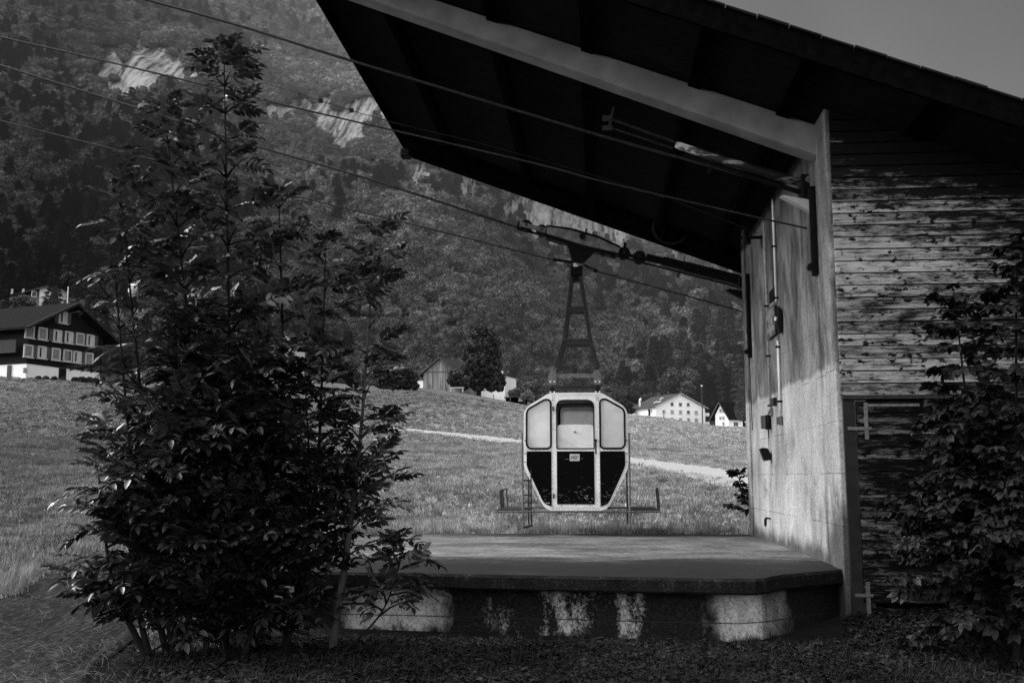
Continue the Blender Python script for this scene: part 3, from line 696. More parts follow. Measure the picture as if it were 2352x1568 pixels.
hz = on(1, 1990, 984, YF)[2]; hinge(hz, on(1, 1980, 1009, YF)[2], on(1, 1980, 925, YF)[2], on(1, 1981, 960, YF)[0]+.03, on(1, 1980, 931, YF)[2], on(1, 2110, 931, YF)[0])
hz = on(1, 1990, 1366, YF)[2]; hinge(hz, on(1, 1992, 1424, YF)[2], on(1, 1992, 1335, YF)[2], on(1, 1993, 1370, YF)[0], on(1, 1993, 1420, YF)[2], on(1, 2085, 1430, YF)[0])

# roof: deck of long boards, purlins, fascias
YN, YFar, XL, XR = 9.62, 18.38, -3.62, 8.6
ax = math.atan(RB)
def roofpt(x, y, dz): return (x, y, roof_z(x)+dz)
def slabbox(mb, x0, x1, y0, y1, d0, d1): mb.loft([roofpt(x0, y0, d0), roofpt(x0, y1, d0), roofpt(x0, y1, d1), roofpt(x0, y0, d1)], [roofpt(x1, y0, d0), roofpt(x1, y1, d0), roofpt(x1, y1, d1), roofpt(x1, y0, d1)])
m = MB(); y = YN+.03
while y < YFar-.06:
    slabbox(m, XL+.04, XR, y+.003, min(y+.157, YFar-.04), .0+random.uniform(0, .006), .03); y += .16
m.build('roof_boards', MT['roof_wood'], st)
m = MB(); slabbox(m, XL, XR, YN, YFar, .032, .16); m.build('roof_covering', MT['roof_dark'], st)
m = MB()
x = XL
while x < XR: slabbox(m, x, x+.30, YN-.03-.02*random.random(), YN+.35, .162, .182+.006*random.random()); x += .31
m.build('roof_tiles_edge', MT['shingle_dark'], st)
for (y0, y1, lo) in ((YN-.0, YN+.05, -.10), (YFar-.14, YFar, -.26)):
    m = MB(); slabbox(m, XL, XR, y0, y1, lo, .028); m.build('verge_board', MT['roof_dark'], st)
m = MB(); slabbox(m, XL-.05, XL+.0, YN, YFar, -.14, .15); m.build('eave_board', MT['roof_dark'], st)
for i, (px, py) in enumerate([(940, 110), (1155, 150), (1350, 210), (1565, 310), (1715, 420), (2130, 255)]):
    q = onplane(px, py, P0, (RB, 0, 1)); m = MB(); slabbox(m, q[0]-.07, q[0]+.07, 11.62, YFar-.15, -.19, -.003); slabbox(m, q[0]-.07, q[0]+.07, YN+.06, 11.617, -.045, -.003); m.build('purlin', MT['roof_dark'], st)
m = MB(); slabbox(m, XL+.1, XW-.04, 17.72, 17.86, -.24, -.003); m.build('girder', MT['roof_dark'], st)
YB = 11.33; B1 = on(1, 853, 0, YB); B3 = on(1, 1875, 356, YB); sl = (B1[2]-B3[2])/(B3[0]-B1[0])
xe = XW-.001; xs = XL+.15; zb = lambda x: B3[2]+sl*(B3[0]-x)
m = MB(); m.prism([(xs, zb(xs)), (xe, zb(xe)), (xe, roof_z(xe)-.003), (xs, roof_z(xs)-.003)], YB, YB+.28); m.build('concrete_beam', MT['beam'], st, bevel=.01)
m = MB(); pts = [roofpt(XL, YFar-.05, -.2), roofpt(XL+.1, YFar-.02, -.33), roofpt(XL+.45, YFar-.02, -.34)]; m.box2((XL-.06, YFar-.3, roof_z(XL)-.36), (XL+.12, YFar-.05, roof_z(XL)-.2)); m.build('gutter_end', MT['steel_dark'], st, bevel=.02)

# platform
pf = thing('loading_platform', (0, 13, 0), 'long low concrete platform with stained top and mossy black front edge under the gondola', 'platform')
fp = [on(2, *q, .64)[:2] for q in [(640, 1311), (760, 1313), (1000, 1317), (1225, 1321), (1500, 1326), (1700, 1329), (1735, 1329.5), (1758, 1327.5), (1776, 1323), (1800, 1319), (1870, 1313), (1948, 1308)]]
poly = [tuple(p) for p in fp]; poly[-1] = (XW-.002, 10.93); bk = [(XW-.002, 17.42), (0, 17.36), (-3.3, 17.3)]
top = poly+bk; zt0, zt1 = .49, .64
# densely edged slab with chipped, slightly wavy rim
def refine(pl, step):
    out = []
    for a, b in zip(pl, pl[1:]+pl[:1]):
        a, b = np.array(a), np.array(b); n = max(1, int(np.linalg.norm(b-a)/step)); out += [a+(b-a)*i/n for i in range(n)]
    return out
tp = refine(top, .06); n = len(tp)
def wob(p, z, s): v = mnoise.noise(Vector((p[0]*5, p[1]*5, z*9)))*s+mnoise.noise(Vector((p[0]*21, p[1]*21, z*9)))*s*.6; return v
cen = np.array([0, 13.5])
def ring(z, ins, s): 
    out = []
    for p in tp:
        d = (p-cen)/np.linalg.norm(p-cen) if False else np.array([0, 1.0]); o = wob(p, z, s)+ins; q = p+d*o*(1 if p[1] < 12 else 0); out.append((q[0], q[1], z+wob(p, z+5, .004)))
    return out
R0, R1, R2, R3 = ring(zt1, .03, .008), ring(zt1-.025, 0, .012), ring(zt0+.02, .005, .016), ring(zt0, .03, .01)
m = MB(); 
inner = [(p[0], p[1]) for p in tp]
m.add([(x, y, .64) for x, y, z in R0], [tuple(range(n))]); m.build('slab_top', MT['slab'], pf)
m = MB(); V = R0+R1+R2+R3; V = [(x, y, z if i >= n else .6398) for i, (x, y, z) in enumerate(V)]
m.add(V, [(k*n+i, k*n+(i+1) % n, (k+1)*n+(i+1) % n, (k+1)*n+i) for k in range(3) for i in range(n)]+[tuple(3*n+i for i in range(n))]); m.build('slab_edge', MT['moss'], pf)
pb = [(p[0], p[1]+.27) for p in fp[:6]]+[(fp[7][0], fp[7][1]+.3), (XW-.004, 11.15), (XW-.004, 17.3), (-3.2, 17.2), (-3.2, fp[0][1]+.3)]
pb[0] = (max(pb[0][0], -3.2), pb[0][1])
m = MB(); m.add([(x, y, -.5) for x, y in pb]+[(x, y, .4895) for x, y in pb], [tuple(range(len(pb)))[::-1], tuple(range(len(pb), 2*len(pb)))]+[(i, (i+1) % len(pb), (i+1) % len(pb)+len(pb), i+len(pb)) for i in range(len(pb))]); m.build('plinth', MT['plinth'], pf)

# ------------------------------------------------------------------ ropes
def catn(pts, n=14):
    P = [np.array(p) for p in pts]; out = []
    for i in range(len(P)-1):
        p0 = P[max(i-1, 0)]; p1, p2 = P[i], P[i+1]; p3 = P[min(i+2, len(P)-1)]
        for t in np.linspace(0, 1, n, endpoint=False): out.append(.5*((2*p1)+(-p0+p2)*t+(2*p0-5*p1+4*p2-p3)*t*t+(-p0+3*p1-3*p2+p3)*t**3))
    out.append(P[-1]); return out
YT, YR = 17.5, 11.95
def extend(a, b, L): a, b = np.array(a), np.array(b); d = (a-b)/np.linalg.norm(a-b); return a+d*L+np.array([0, 0, L*L*.0006])
def rope(name, pix, Y, r, label, cat='cable'):
    pts = [on(1, *q, Y) for q in pix]; m = MB(); m.tube([extend(pts[0], pts[1], 60), extend(pts[0], pts[1], 15)]+catn(pts), r, 7); o = m.build(name, MT['steel_mid'], smooth=True); return tag(o, label, cat, 'steel ropes running up to the mountain')
rope('track_rope', [(335, -1), (560, 62), (788, 134), (1202, 258), (1378, 311), (1640, 384), (1876, 449)], YR, .018, 'thick near track rope, the uppermost cable across the roof opening')
rope('haul_rope', [(0, 85), (240, 140), (550, 215), (689, 250), (1202, 369), (1378, 415), (1620, 472), (1868, 528)], YR+.15, .012, 'near haul rope passing behind the leafy tip and entering the wall under the white bracket')
rope('track_rope', [(0, 150), (298, 243), (560, 327), (860, 415), (1190, 523), (1340, 567), (1480, 604), (1720, 665)], YT, .022, 'far track rope carrying the gondola carriage')
rope('haul_rope', [(0, 277), (280, 348), (600, 431), (900, 504), (1270, 597), (1400, 631), (1720, 719)], YT, .013, 'lowest rope, the far haul rope clamped to the gondola hanger')
o = rope('signal_wire', [(0, 6), (228, 72), (455, 145), (670, 210), (740, 233), (894, 279), (1150, 342), (1500, 445), (1752, 540)], 15.6, .006, 'thin signal wire with two small clamps, strung above the haul ropes')
for px, py in ((737, 232), (808, 254)):
    q = on(1, px, py, 15.6); m = MB(); m.box(q, (.03, .02, .03)); m.build('clamp', MT['steel_dark'], o)
# near rail and pipe above the opening
near = thing('rope_shoe', on(1, 1870, 430, YR), 'long rusty rope shoe with peeling paint fixed high on the pier', 'rope shoe')
Q = lambda x, y, Y=YR: on(1, x, y, Y)
m = MB(); m.tube([Q(1552, 332), Q(1640, 362), Q(1855, 424)], [.045, .05, .055], 14); m.build('pipe', MT['peel'], near, smooth=True)
m = MB(); m.tube([Q(1388, 268), Q(1552, 327)], .017, 8).tube([Q(1392, 290), Q(1545, 341)], .012, 8); m.bar(Q(1409, 248), Q(1400, 286), .03, .03).box(Q(1395, 272), (.06, .03, .025)).box(Q(1395, 294), (.06, .03, .02)); m.build('guide_rods', MT['steel_mid'], near)
m = MB(); m.bar(Q(1650, 345), Q(1627, 397), .03, .04); m.build('hanger_strap', MT['steel_dark'], near)
m = MB(); m.tube([Q(1570, 358), Q(1700, 398), Q(1850, 446)], .03, 10).box2((Q(1838, 430)[0], YR-.1, Q(1838, 460)[2]), (XW+.01, YR+.1, Q(1838, 405)[2])); m.build('mount', MT['steel_dark'], near, bevel=.01)
m = MB(); q = Q(1855, 418); m.cyl(q+np.array([0, -.13, 0]), q+np.array([0, .05, 0]), .045, 16); m.build('pin', MT['steel'], near)
def bracket(pix, Y, mat, label, th=.06):
    P = [on(1, *q, Y) for q in pix]; m = MB(); m.prism([(p[0], p[2]) for p in P], Y-th, Y+th); o = m.build('rope_bracket', mat, bevel=.01); return tag(o, label, 'bracket')
bracket([(1791, 452), (1800, 451), (1868, 463), (1876, 492), (1866, 491)], YR-.1, simple('bracket_paint', .42, .6, var=.12), 'pale wedge-shaped bracket under the near track rope')
bracket([(1665, 667), (1675, 664), (1716, 670), (1716, 692), (1710, 691)], YT-.1, MT['steel_dark'], 'black wedge-shaped bracket at the far end of the wall')
# vertical steel guides where the ropes pass through
for nm, (x0, y0), (x1, y1), lab in (('guide', (1861, 430), (1868, 640), 'dark vertical rope guide with pulley on the near pier'), ('guide', (1714, 630), (1719, 826), 'dark vertical rope guide at the far end of the wall')):
    a, b = on(0, x0, y0, XW-.05), on(0, x0, y1, XW-.05); g = thing('rope_guide', (a[0], a[1], b[2]), lab, 'rope guide')
    m = MB(); m.box2((XW-.06, a[1]-.05, b[2]), (XW-.002, a[1]-.02, a[2])).box2((XW-.06, a[1]+.03, b[2]), (XW-.002, a[1]+.06, a[2])); m.build('rail', MT['steel_dark'], g)
    m = MB(); m.cyl((XW-.08, a[1]-.03, b[2]+.1), (XW-.08, a[1]+.05, b[2]+.1), .04, 18); m.build('pulley', MT['steel_dark'], g)
    if x0 < 1800: m = MB(); m.tube([(XW-.04, a[1]+.01, b[2]), (XW-.03, a[1]+.01, b[2]-1.2)], .008, 6); m.build('cord', MT['steel_dark'], g)

# ------------------------------------------------------------------ fittings on the concrete wall
W = lambda x, y, dx=0: on(0, x, y, XW-dx)
def conduit(px, y0, y1, r, mat, label, clips=(), gap=None):
    a = W(px, y0); Yc = W(px, (y0+y1)/2 if gap is None else gap[0])[1]; zt_, zb_ = a[2], W(px, y1)[2]
    o = thing('conduit_pipe', (XW-.02, Yc, zb_), label, 'conduit')
    segs = [(zt_, zb_)] if gap is None else [(zt_, W(px, gap[0])[2]), (W(px, gap[1])[2], zb_)]
    m = MB()
    for s0, s1 in segs: m.tube([(XW-.028, Yc, s0), (XW-.028, Yc, s1)], r, 10)
    m.build('pipe', mat, o, smooth=True)
    m = MB(); m.tube([(XW-.02, Yc, zt_), (XW-.02, Yc, zb_-.08)], .004, 5); m.build('wire', MT['steel_dark'], o)
    for c in clips:
        zc = W(px, c)[2]; m = MB(); m.box((XW-.03, Yc, zc), (.035, r+.012, .012)); m.build('clip', MT['steel_dark'], o)
    return Yc
Ya = conduit(1766, 500, 938, .013, MT['pole_paint'], 'thin grey conduit, the farther of the two wall pipes', (702, 820, 934))
Yb = conduit(1788, 440, 948, .018, MT['white'], 'thick white conduit interrupted behind the sign, the nearer wall pipe', (560, 684, 799, 925), (692, 785))
def quadplate(name, pix, dx, mat, parent=None, th=.012):
    P = [W(*q) for q in pix]; Ys = [P[0][1], P[1][1]]; y0, y1 = (P[0][1]+P[3][1])/2, (P[1][1]+P[2][1])/2; z1_, z0_ = (P[0][2]+P[1][2])/2, (P[2][2]+P[3][2])/2
    m = MB(); m.box2((XW-dx-th, min(y0, y1), z0_), (XW-dx, max(y0, y1), z1_)); return m.build(name, mat, parent), (y0+y1)/2, (z0_+z1_)/2, abs(y0-y1), z1_-z0_
o, *_ = quadplate('blank_plate', [(1768.4, 672), (1781.2, 658), (1781.9, 685.5), (1770.4, 697.6)], .004, MT['steel_dark']); tag(o, 'small blank black plate on the wall above the notice', 'plate')
sg = thing('warning_sign', W(1777, 775), 'grey notice board with six lines of pale lettering on the concrete wall', 'sign')
o, yc, zc, wd, ht = quadplate('board', [(1766.5, 713.7), (1785, 695.7), (1787, 765.5), (1768.4, 783.5)], .03, simple('sign_grey', .055, .6, var=.1), sg)
MT['sign_letter'] = simple('sign_lettering', .30, .6, var=.1)
for i, (tx, ss) in enumerate((('Achtung', 1), ('Betreten der', .95), ('Anlage', 1), ('nur mit', 1), ('Bewilligung', .95), ('frei', 1))):
    M = Matrix(((0, 0, -1, XW-.045), (-1, 0, 0, yc), (0, 1, 0, zc+ht*(.36-.145*i)), (0, 0, 0, 1)))
    text_mesh(tx, wd*.20*ss, MT['sign_letter'], M, 'lettering', sg)
fl = thing('wall_lamp', W(1796, 735), 'black wedge-shaped lamp housing with a white cap mounted over the notice', 'lamp')
def zpoly(pts): return [((2900+x/4.48)/1.7415, (1100+y/4.48)/1.7415) for x, y in pts]
yl = W(1797, 731)[1]; P = [on(1, *q, yl) for q in zpoly([(925, 570), (965, 575), (1000, 640), (1027, 780), (1003, 1045), (962, 1045), (915, 870), (932, 750)])]
m = MB(); m.prism([(min(p[0], XW-.002), p[2]) for p in P], yl-.07, yl+.07); m.build('housing', MT['rubber'], fl, bevel=.008)
m = MB(); c_ = on(1, 1782, 732, yl+.02); m.cyl(c_+np.array([0, 0, -.025]), c_+np.array([.0, 0, .025]), .022, 16); m.build('cap', MT['white'], fl)
def wbox(name, x0, x1, y0, y1, dep, mat, label, cat, face=None):
    xc = (x0+x1)/2; p0, p1 = W(x0, (y0+y1)/2), W(x1, (y0+y1)/2); za, zb_ = W(xc, y0)[2], W(xc, y1)[2]
    o = thing(name, (XW-dep, p0[1], zb_), label, cat); m = MB(); m.box2((XW-dep*.55, p1[1], zb_), (XW-.001, p1[1]+.07, za)); m.build('housing', mat, o, bevel=.006)
    m = MB(); m.box2((XW-dep, p1[1]+.008, zb_+.01), (XW-dep*.552, p1[1]+.062, za-.01)); m.build('cover', MT['steel'], o, bevel=.006); return o, p1[1], za, zb_
wbox('junction_box', 1773, 1785, 915, 934, .10, MT['steel_mid'], 'small grey junction box above the intercom', 'junction box')
wbox('switch_box', 1788, 1799, 957, 977, .09, MT['steel'], 'pale switch box at the foot of the white pipe', 'switch box')
ph, yp, zA, zB = wbox('intercom', 1756, 1772, 955, 988, .15, MT['rubber'], 'black wall intercom with a hanging cable loop', 'intercom')
m = MB(); m.tube([(XW-.05, yp-.02, zA), (XW-.06, yp-.07, (zA+zB)/2), (XW-.05, yp-.02, zB-.12), (XW-.05, yp+.03, zB)], .008, 7); m.build('cable', MT['rubber'], ph)
m = MB(); m.bar((XW-.03, yp+.05, zA+.02), (XW-.03, yp-.2, zA+.09), .02, .02).box((XW-.03, yp-.22, zA+.02), (.015, .015, .06)); m.build('bracket', MT['steel'], ph)
fl = thing('floodlight', W(1757, 1057), 'black floodlight hanging tilted on the concrete wall below the intercom', 'floodlight')
yl = W(1771, 1045)[1]; P = [on(1, *q, yl) for q in [(1744, 1031), (1748, 1028), (1761, 1029), (1771, 1046), (1769, 1056), (1756, 1058), (1751, 1054)]]
m = MB(); m.prism([(min(p[0], XW-.004), p[2]) for p in P], yl-.09, yl+.05); m.build('housing', MT['rubber'], fl, bevel=.01)
m = MB(); a, b = on(1, 1743, 1031, yl-.08), on(1, 1755, 1059, yl-.08); m.bar(a, b, .012, .012); m.build('rim', MT['steel'], fl)
m = MB(); c_ = on(1, 1770, 1042, yl); m.tube([(XW-.002, yl, c_[2]), (XW-.03, yl, c_[2]), (XW-.03, yl, c_[2]-.05)], .01, 8).tube([(XW-.02, yl+.04, c_[2]+.04), (XW-.02, yl+.04, c_[2]+.5)], .004, 5); m.build('mounting', MT['steel_dark'], fl)
hk = W(1769, 1198); m = MB(); m.tube(catn([(XW-.0, hk[1]+.06, hk[2]+.05), (XW-.06, hk[1]+.05, hk[2]+.05), (XW-.07, hk[1]+.05, hk[2]-.03), (XW-.07, hk[1]-.0, hk[2]-.06), (XW-.07, hk[1]-.05, hk[2]-.03), (XW-.06, hk[1]-.05, hk[2]+.05), (XW, hk[1]-.06, hk[2]+.05)], 6), .012, 8); tag(m.build('wall_hook', MT['steel_dark'], smooth=True), 'small black iron loop low on the concrete wall', 'hook')
sp = W(1750, 545); s_ = thing('rope_spool', (XW, sp[1], sp[2]), 'small metal spool insulator holding the signal wire high on the wall', 'spool')
m = MB(); m.cyl((XW-.30, sp[1], sp[2]), (XW-.26, sp[1], sp[2]), .13, 24).cyl((XW-.22, sp[1], sp[2]), (XW-.18, sp[1], sp[2]), .11, 24).cyl((XW-.26, sp[1], sp[2]), (XW-.22, sp[1], sp[2]), .06, 20); m.build('spool', MT['steel_mid'], s_)
m = MB(); m.cyl((XW-.36, sp[1], sp[2]), (XW, sp[1], sp[2]), .025, 12); m.build('rod', MT['steel_dark'], s_)
# coil of wire hanging under the far side of the roof
cq = on(1, 1541, 520, 17.6); m = MB()
for i in range(4): m.tube([cq+np.array([(.30+.012*i)*math.cos(t), .01*i, (.30+.01*i)*math.sin(t)-.0]) for t in np.linspace(0, 6.283, 40)[:-1]], .004, 5, closed=True)
m.tube([cq+np.array([0, 0, .3]), (cq[0], cq[1], roof_z(cq[0])-.2)], .004, 5)
tag(m.build('wire_coil', MT['steel_mid']), 'thin coil of wire hanging from the dark roof edge', 'wire coil')
# ------------------------------------------------------------------ gondola
GY0, GY1 = 16.80, 18.15                                    # front and back faces of the cabin
c0 = on(1, 1091+.27458*842, 832.6+.27458*740, GY0); c1 = on(1, 1091+.27458*1042, 832.6+.27458*740, GY0); GS = (c1[0]-c0[0])/200
GX = c0[0]; GZ = c0[2]
zc1 = on(1, 1091+.27458*842, 832.6+.27458*1240, GY0)[2]; GSZ = (c0[2]-zc1)/500
def X2(u, v): return (GX+u*GS, GZ-(v-740)*GSZ)
gd = thing('gondola', (GX, 17.5, X2(0, 1240)[1]), 'small two-tone cable car gondola with scratched dark panels hanging over the platform', 'gondola')
def sym(half): return [(-u, v) for u, v in half]+[(u, v) for u, v in reversed(half)]
out_h = [(165, 243), (222, 246), (275, 277), (400, 355), (433, 400), (437, 440), (437, 860), (424, 910), (295, 1165), (262, 1213), (205, 1238), (0, 1240)]
half_r = [(0, 243)]+out_h
outline = [(u, v) for u, v in half_r]+[(-u, v) for u, v in reversed(half_r[1:-1])]
outline = fillet(outline, [0]+[20]*(len(outline)-1), 3)
win = [(207, 700), (207, 325), (222, 303), (256, 300), (397, 380), (412, 412), (412, 690), (386, 717), (230, 717)]
win_r = fillet(win, 16, 4); win_l = [(-u, v) for u, v in reversed(win_r)]
dh = fillet([(-203, 1215), (-203, 300), (-160, 268), (160, 268), (203, 300), (203, 1215)], [0, 30, 30, 30, 30, 0], 5)
pan = fillet([(204, 740), (412, 740), (412, 858), (400, 893), (282, 1150), (258, 1182), (204, 1203)], 10, 3); pan_l = [(-u, v) for u, v in reversed(pan)]
def cab(name, outl, holes, y, th, mat, par): return plate(name, outl, holes, y, th, mat, par, X2)
body = cab('body_shell', outline, [win_r, win_l, dh], GY0, .03, MT['paint_light'], gd)
MT['lining'] = simple('cabin_lining', .22, .7, var=.2)
back = cab('back_shell', outline, [win_r, win_l, fillet([(-160, 720), (-160, 310), (160, 310), (160, 720)], 45, 5)], GY1, .03, MT['lining'], gd)
# side skin, open at window height, folded from the outline
ol = [X2(*p) for p in outline]; m = MB(); n = len(ol)
for i in range(n):
    a, b = ol[i], ol[(i+1) % n]; pa = outline[i]; pb_ = outline[(i+1) % n]
    if min(abs(pa[0]), abs(pb_[0])) > 425 and min(pa[1], pb_[1]) > 395 and max(pa[1], pb_[1]) < 870:
        for v0, v1 in ((min(pa[1], pb_[1]), 470), (730, max(pa[1], pb_[1]))):
            q0 = X2(pa[0], v0); q1 = X2(pa[0], v1)
            if v1 > v0: m.add([(q0[0], GY0+.015, q0[1]), (q0[0], GY1-.015, q0[1]), (q1[0], GY1-.015, q1[1]), (q1[0], GY0+.015, q1[1])], [(0, 1, 2, 3)])
    else: m.add([(a[0], GY0+.015, a[1]), (a[0], GY1-.015, a[1]), (b[0], GY1-.015, b[1]), (b[0], GY0+.015, b[1])], [(0, 1, 2, 3)])
m.build('side_skin', MT['paint_light'], gd)
f = MB(); q = X2(0, 1195); f.box2((X2(-240, 0)[0], GY0+.02, q[1]), (X2(240, 0)[0], GY1-.02, q[1]+.03)); f.build('cabin_floor', MT['steel_dark'], gd)
f = MB(); q = X2(0, 330); f.box2((X2(-200, 0)[0], GY0+.5, q[1]), (X2(200, 0)[0], GY1-.3, q[1]+.02)); f.build('ceiling_lining', MT['rubber'], gd)
# seat backs of milky plastic, seen through the windows
f = MB()
for yy in (GY0+.42,): 
    o_ = fillet([(-155, 735), (-155, 515), (155, 515), (155, 735)], [0, 45, 45, 0], 5)
    cab('seat_back', o_, [], yy, .02, MT['white'], gd)
for s in (-1, 1):
    f = MB(); a = X2(s*240, 900); b = X2(s*390, 880); f.box2((min(a[0], b[0]), GY0+.1, a[1]), (max(a[0], b[0]), GY1-.1, a[1]+.04)); f.build('bench', MT['white'], gd)
for nm, pl in (('side_panel', pan), ('side_panel', pan_l)):
    cab(nm, pl, [], GY0-.022, .008, MT['panel'], gd)
for pl in (win_r, win_l):
    fr_ = cab('window', pl, [], GY0+.004, .006, MT['plexi'], gd)
    m = MB(); m.tube([(X2(*p)[0], GY0-.02, X2(*p)[1]) for p in pl], .016, 8, closed=True); m.build('gasket', MT['rubber'], fr_, smooth=True)
    bw_ = cab('window', pl, [], GY1, .006, MT['plexi'], gd)
    m = MB(); m.tube([(X2(*p)[0], GY1-.02, X2(*p)[1]) for p in pl], .013, 8, closed=True); m.build('gasket', MT['rubber'], bw_, smooth=True)
bwp = fillet([(-160, 720), (-160, 310), (160, 310), (160, 720)], 45, 5); bw_ = cab('window', bwp, [], GY1, .006, MT['plexi'], gd)
m = MB(); m.tube([(X2(*p)[0], GY1-.02, X2(*p)[1]) for p in bwp], .02, 8, closed=True); m.build('gasket', MT['rubber'], bw_, smooth=True)
# door
dwin = fillet([(-158, 718), (-158, 308), (155, 308), (155, 718)], [6, 62, 62, 6], 6)
dpan = [(-158, 740), (155, 740), (155, 1184), (-158, 1184)]
door_o = fillet([(-201, 1212), (-201, 302), (-160, 270), (160, 270), (201, 302), (201, 1212)], [0, 28, 30, 30, 28, 0], 5)
gdoor = cab('door', door_o, [dwin], GY0-.008, .03, MT['paint_light'], gd)
cab('door_panel', dpan, [], GY0-.028, .006, MT['panel'], gdoor)
cab('window', fillet([(-158, 718), (-158, 514), (155, 514), (155, 718)], [0, 42, 42, 0], 5), [], GY0+.02, .006, MT['plexi'], gdoor)
m = MB(); m.tube([(X2(*p)[0], GY0-.022, X2(*p)[1]) for p in dwin], .010, 8, closed=True); m.build('gasket', MT['rubber'], gdoor, smooth=True)
m = MB(); q = X2(-5, 577); m.cyl((q[0], GY0-.03, q[1]), (q[0], GY0+.02, q[1]), 7*GS, 16); m.build('knob', MT['rubber'], gdoor)
m = MB(); a, b = X2(170, 648), X2(170, 760); m.tube([(a[0], GY0-.03, a[1]), (a[0], GY0-.07, a[1]-.02), (b[0], GY0-.07, b[1]+.02), (b[0], GY0-.03, b[1])], .012, 8).cyl((a[0], GY0-.08, a[1]), (a[0], GY0-.02, a[1]), .02, 12); m.build('handle', MT['steel_dark'], gdoor)
for vv in (380, 1115):
    m = MB(); q = X2(-184, vv); m.box((q[0], GY0-.03, q[1]), (7*GS, .008, 18*GS)).tube([(q[0]-.01, GY0-.04, q[1]-.04), (q[0]-.01, GY0-.04, q[1]+.04)], .010, 8); m.build('hinge', MT['steel'], gdoor)
for uu in (-120, 0, 115): m = MB(); q = X2(uu, 1195); m.box((q[0], GY0-.026, q[1]), (.005, .004, .011)); m.build('drain_slot', MT['rubber'], gdoor)
pl_ = cab('number_plate', [(-49, 763), (33, 763), (33, 822), (-49, 822)], [], GY0-.0335, .004, simple('plate_white', .5, .6, var=.1), gdoor)
q = X2(-8, 793); text_mesh('360°', 36*GS, MT['steel_dark'], Matrix(((1, 0, 0, q[0]-.006), (0, 0, 1, GY0-.0368), (0, 1, 0, q[1]), (0, 0, 0, 1))), 'lettering', pl_, .0008)
m = MB(); m.tube([(q[0]+.05*math.cos(t)+.0, GY0-.0372, q[1]+.035*math.sin(t)+.01*math.cos(t)) for t in np.linspace(0, 6.28, 26)[:-1]], .0012, 5, closed=True); m.build('ring_mark', MT['steel_mid'], pl_)
# rivets and rails on the front
m = MB()
def rv(u, v, r=4.2): q = X2(u, v); m.tube([(q[0], GY0-.014, q[1]), (q[0], GY0-.0215, q[1])], [r*GS, r*.55*GS], 8)
for u in np.linspace(-195, 195, 24): rv(u, 258, 3.2)
for s in (-1, 1):
    for v in (270, 290, 308): rv(s*178, v); rv(s*192, v)
    for v in np.linspace(760, 1195, 13): rv(s*193, v, 3)
    for v in np.linspace(330, 700, 10): rv(s*198, v, 2.5)
    for t in np.linspace(.02, 1, 12): u = 424+(290-424)*t; v = 905+(1165-905)*t; rv(s*u, v-2, 3)
    for u in np.linspace(235, 400, 6): rv(s*u, 729, 3)
    for v in (650, 760, 830): rv(s*426, v, 6)
for u in np.linspace(-190, 190, 16): rv(u, 1225, 3.4)
m.build('rivets', MT['steel'], gd)
# lower frame: side poles, running boards, ladder, loop guards
YA, YBk = GY0-.12, GY1+.12
def bar2(mb, u0, v0, u1, v1, Y, r): a, b = X2(u0, v0), X2(u1, v1); mb.tube([(a[0], Y, a[1]), (b[0], Y, b[1])], r, 10)
for s, u in ((-1, -446), (1, 445)):
    m = MB(); bar2(m, u, 588, u+(8 if s < 0 else 0), 1385, YA, .016); bar2(m, u+s*0, 640, u, 640, YA, .01); m.build('side_pole', MT['steel'], gd)
    m = MB(); bar2(m, u, 588, u, 1385, YBk, .016); m.build('side_pole', MT['steel_mid'], gd)
m = MB(); bar2(m, -660, 1244, 690, 1240, YA, .018); bar2(m, -660, 1232, 690, 1232, YBk, .018)
for u in (-655, -446, 0, 445, 690): a = X2(u, 1246); m.tube([(a[0], YA, a[1]), (a[0], YBk, a[1])], .016, 8)
m.build('under_frame', MT['steel'], gd)
for u0, u1 in ((-655, -452), (450, 685)):
    m = MB(); a, b = X2(u0, 1224), X2(u1, 1236); nn = 14
    m.box2((a[0], YA, b[1]), (b[0], YBk, a[1]-.005)); m.build('running_board', MT['steel_mid'], gd, bevel=.004)
def loop(u0, v0, Y0, Y1):
    m = MB(); a = X2(u0, 1225); t = X2(u0-(8 if u0 < 0 else 12)*(1 if u0 < 0 else 1), v0)
    m.tube([(a[0], Y0, a[1]), (t[0], Y0, t[1]+.02), (t[0], Y0+.03, t[1]+.04), (t[0], Y1-.03, t[1]+.04), (t[0], Y1, t[1]+.02), (a[0], Y1, a[1])], .012, 8); m.build('guard_loop', MT['steel_mid'], gd)
loop(-622, 1085, YA, YA+.45); loop(-640, 1085, YA+.6, YBk); loop(686, 1070, YA, YA+.45)
m = MB(); bar2(m, -372, 900, -372, 1246, YA, .012); bar2(m, -372, 1246, -366, 1360, YA, .014)
for v in (985, 1107, 1168, 1222): bar2(m, -440, v, -374, v+2, YA, .012)
a, b = X2(-436, 1375), X2(-360, 1355); m.tube([(a[0], YA, a[1]), (b[0], YA, b[1])], .02, 8); m.build('ladder', MT['steel_mid'], gd)
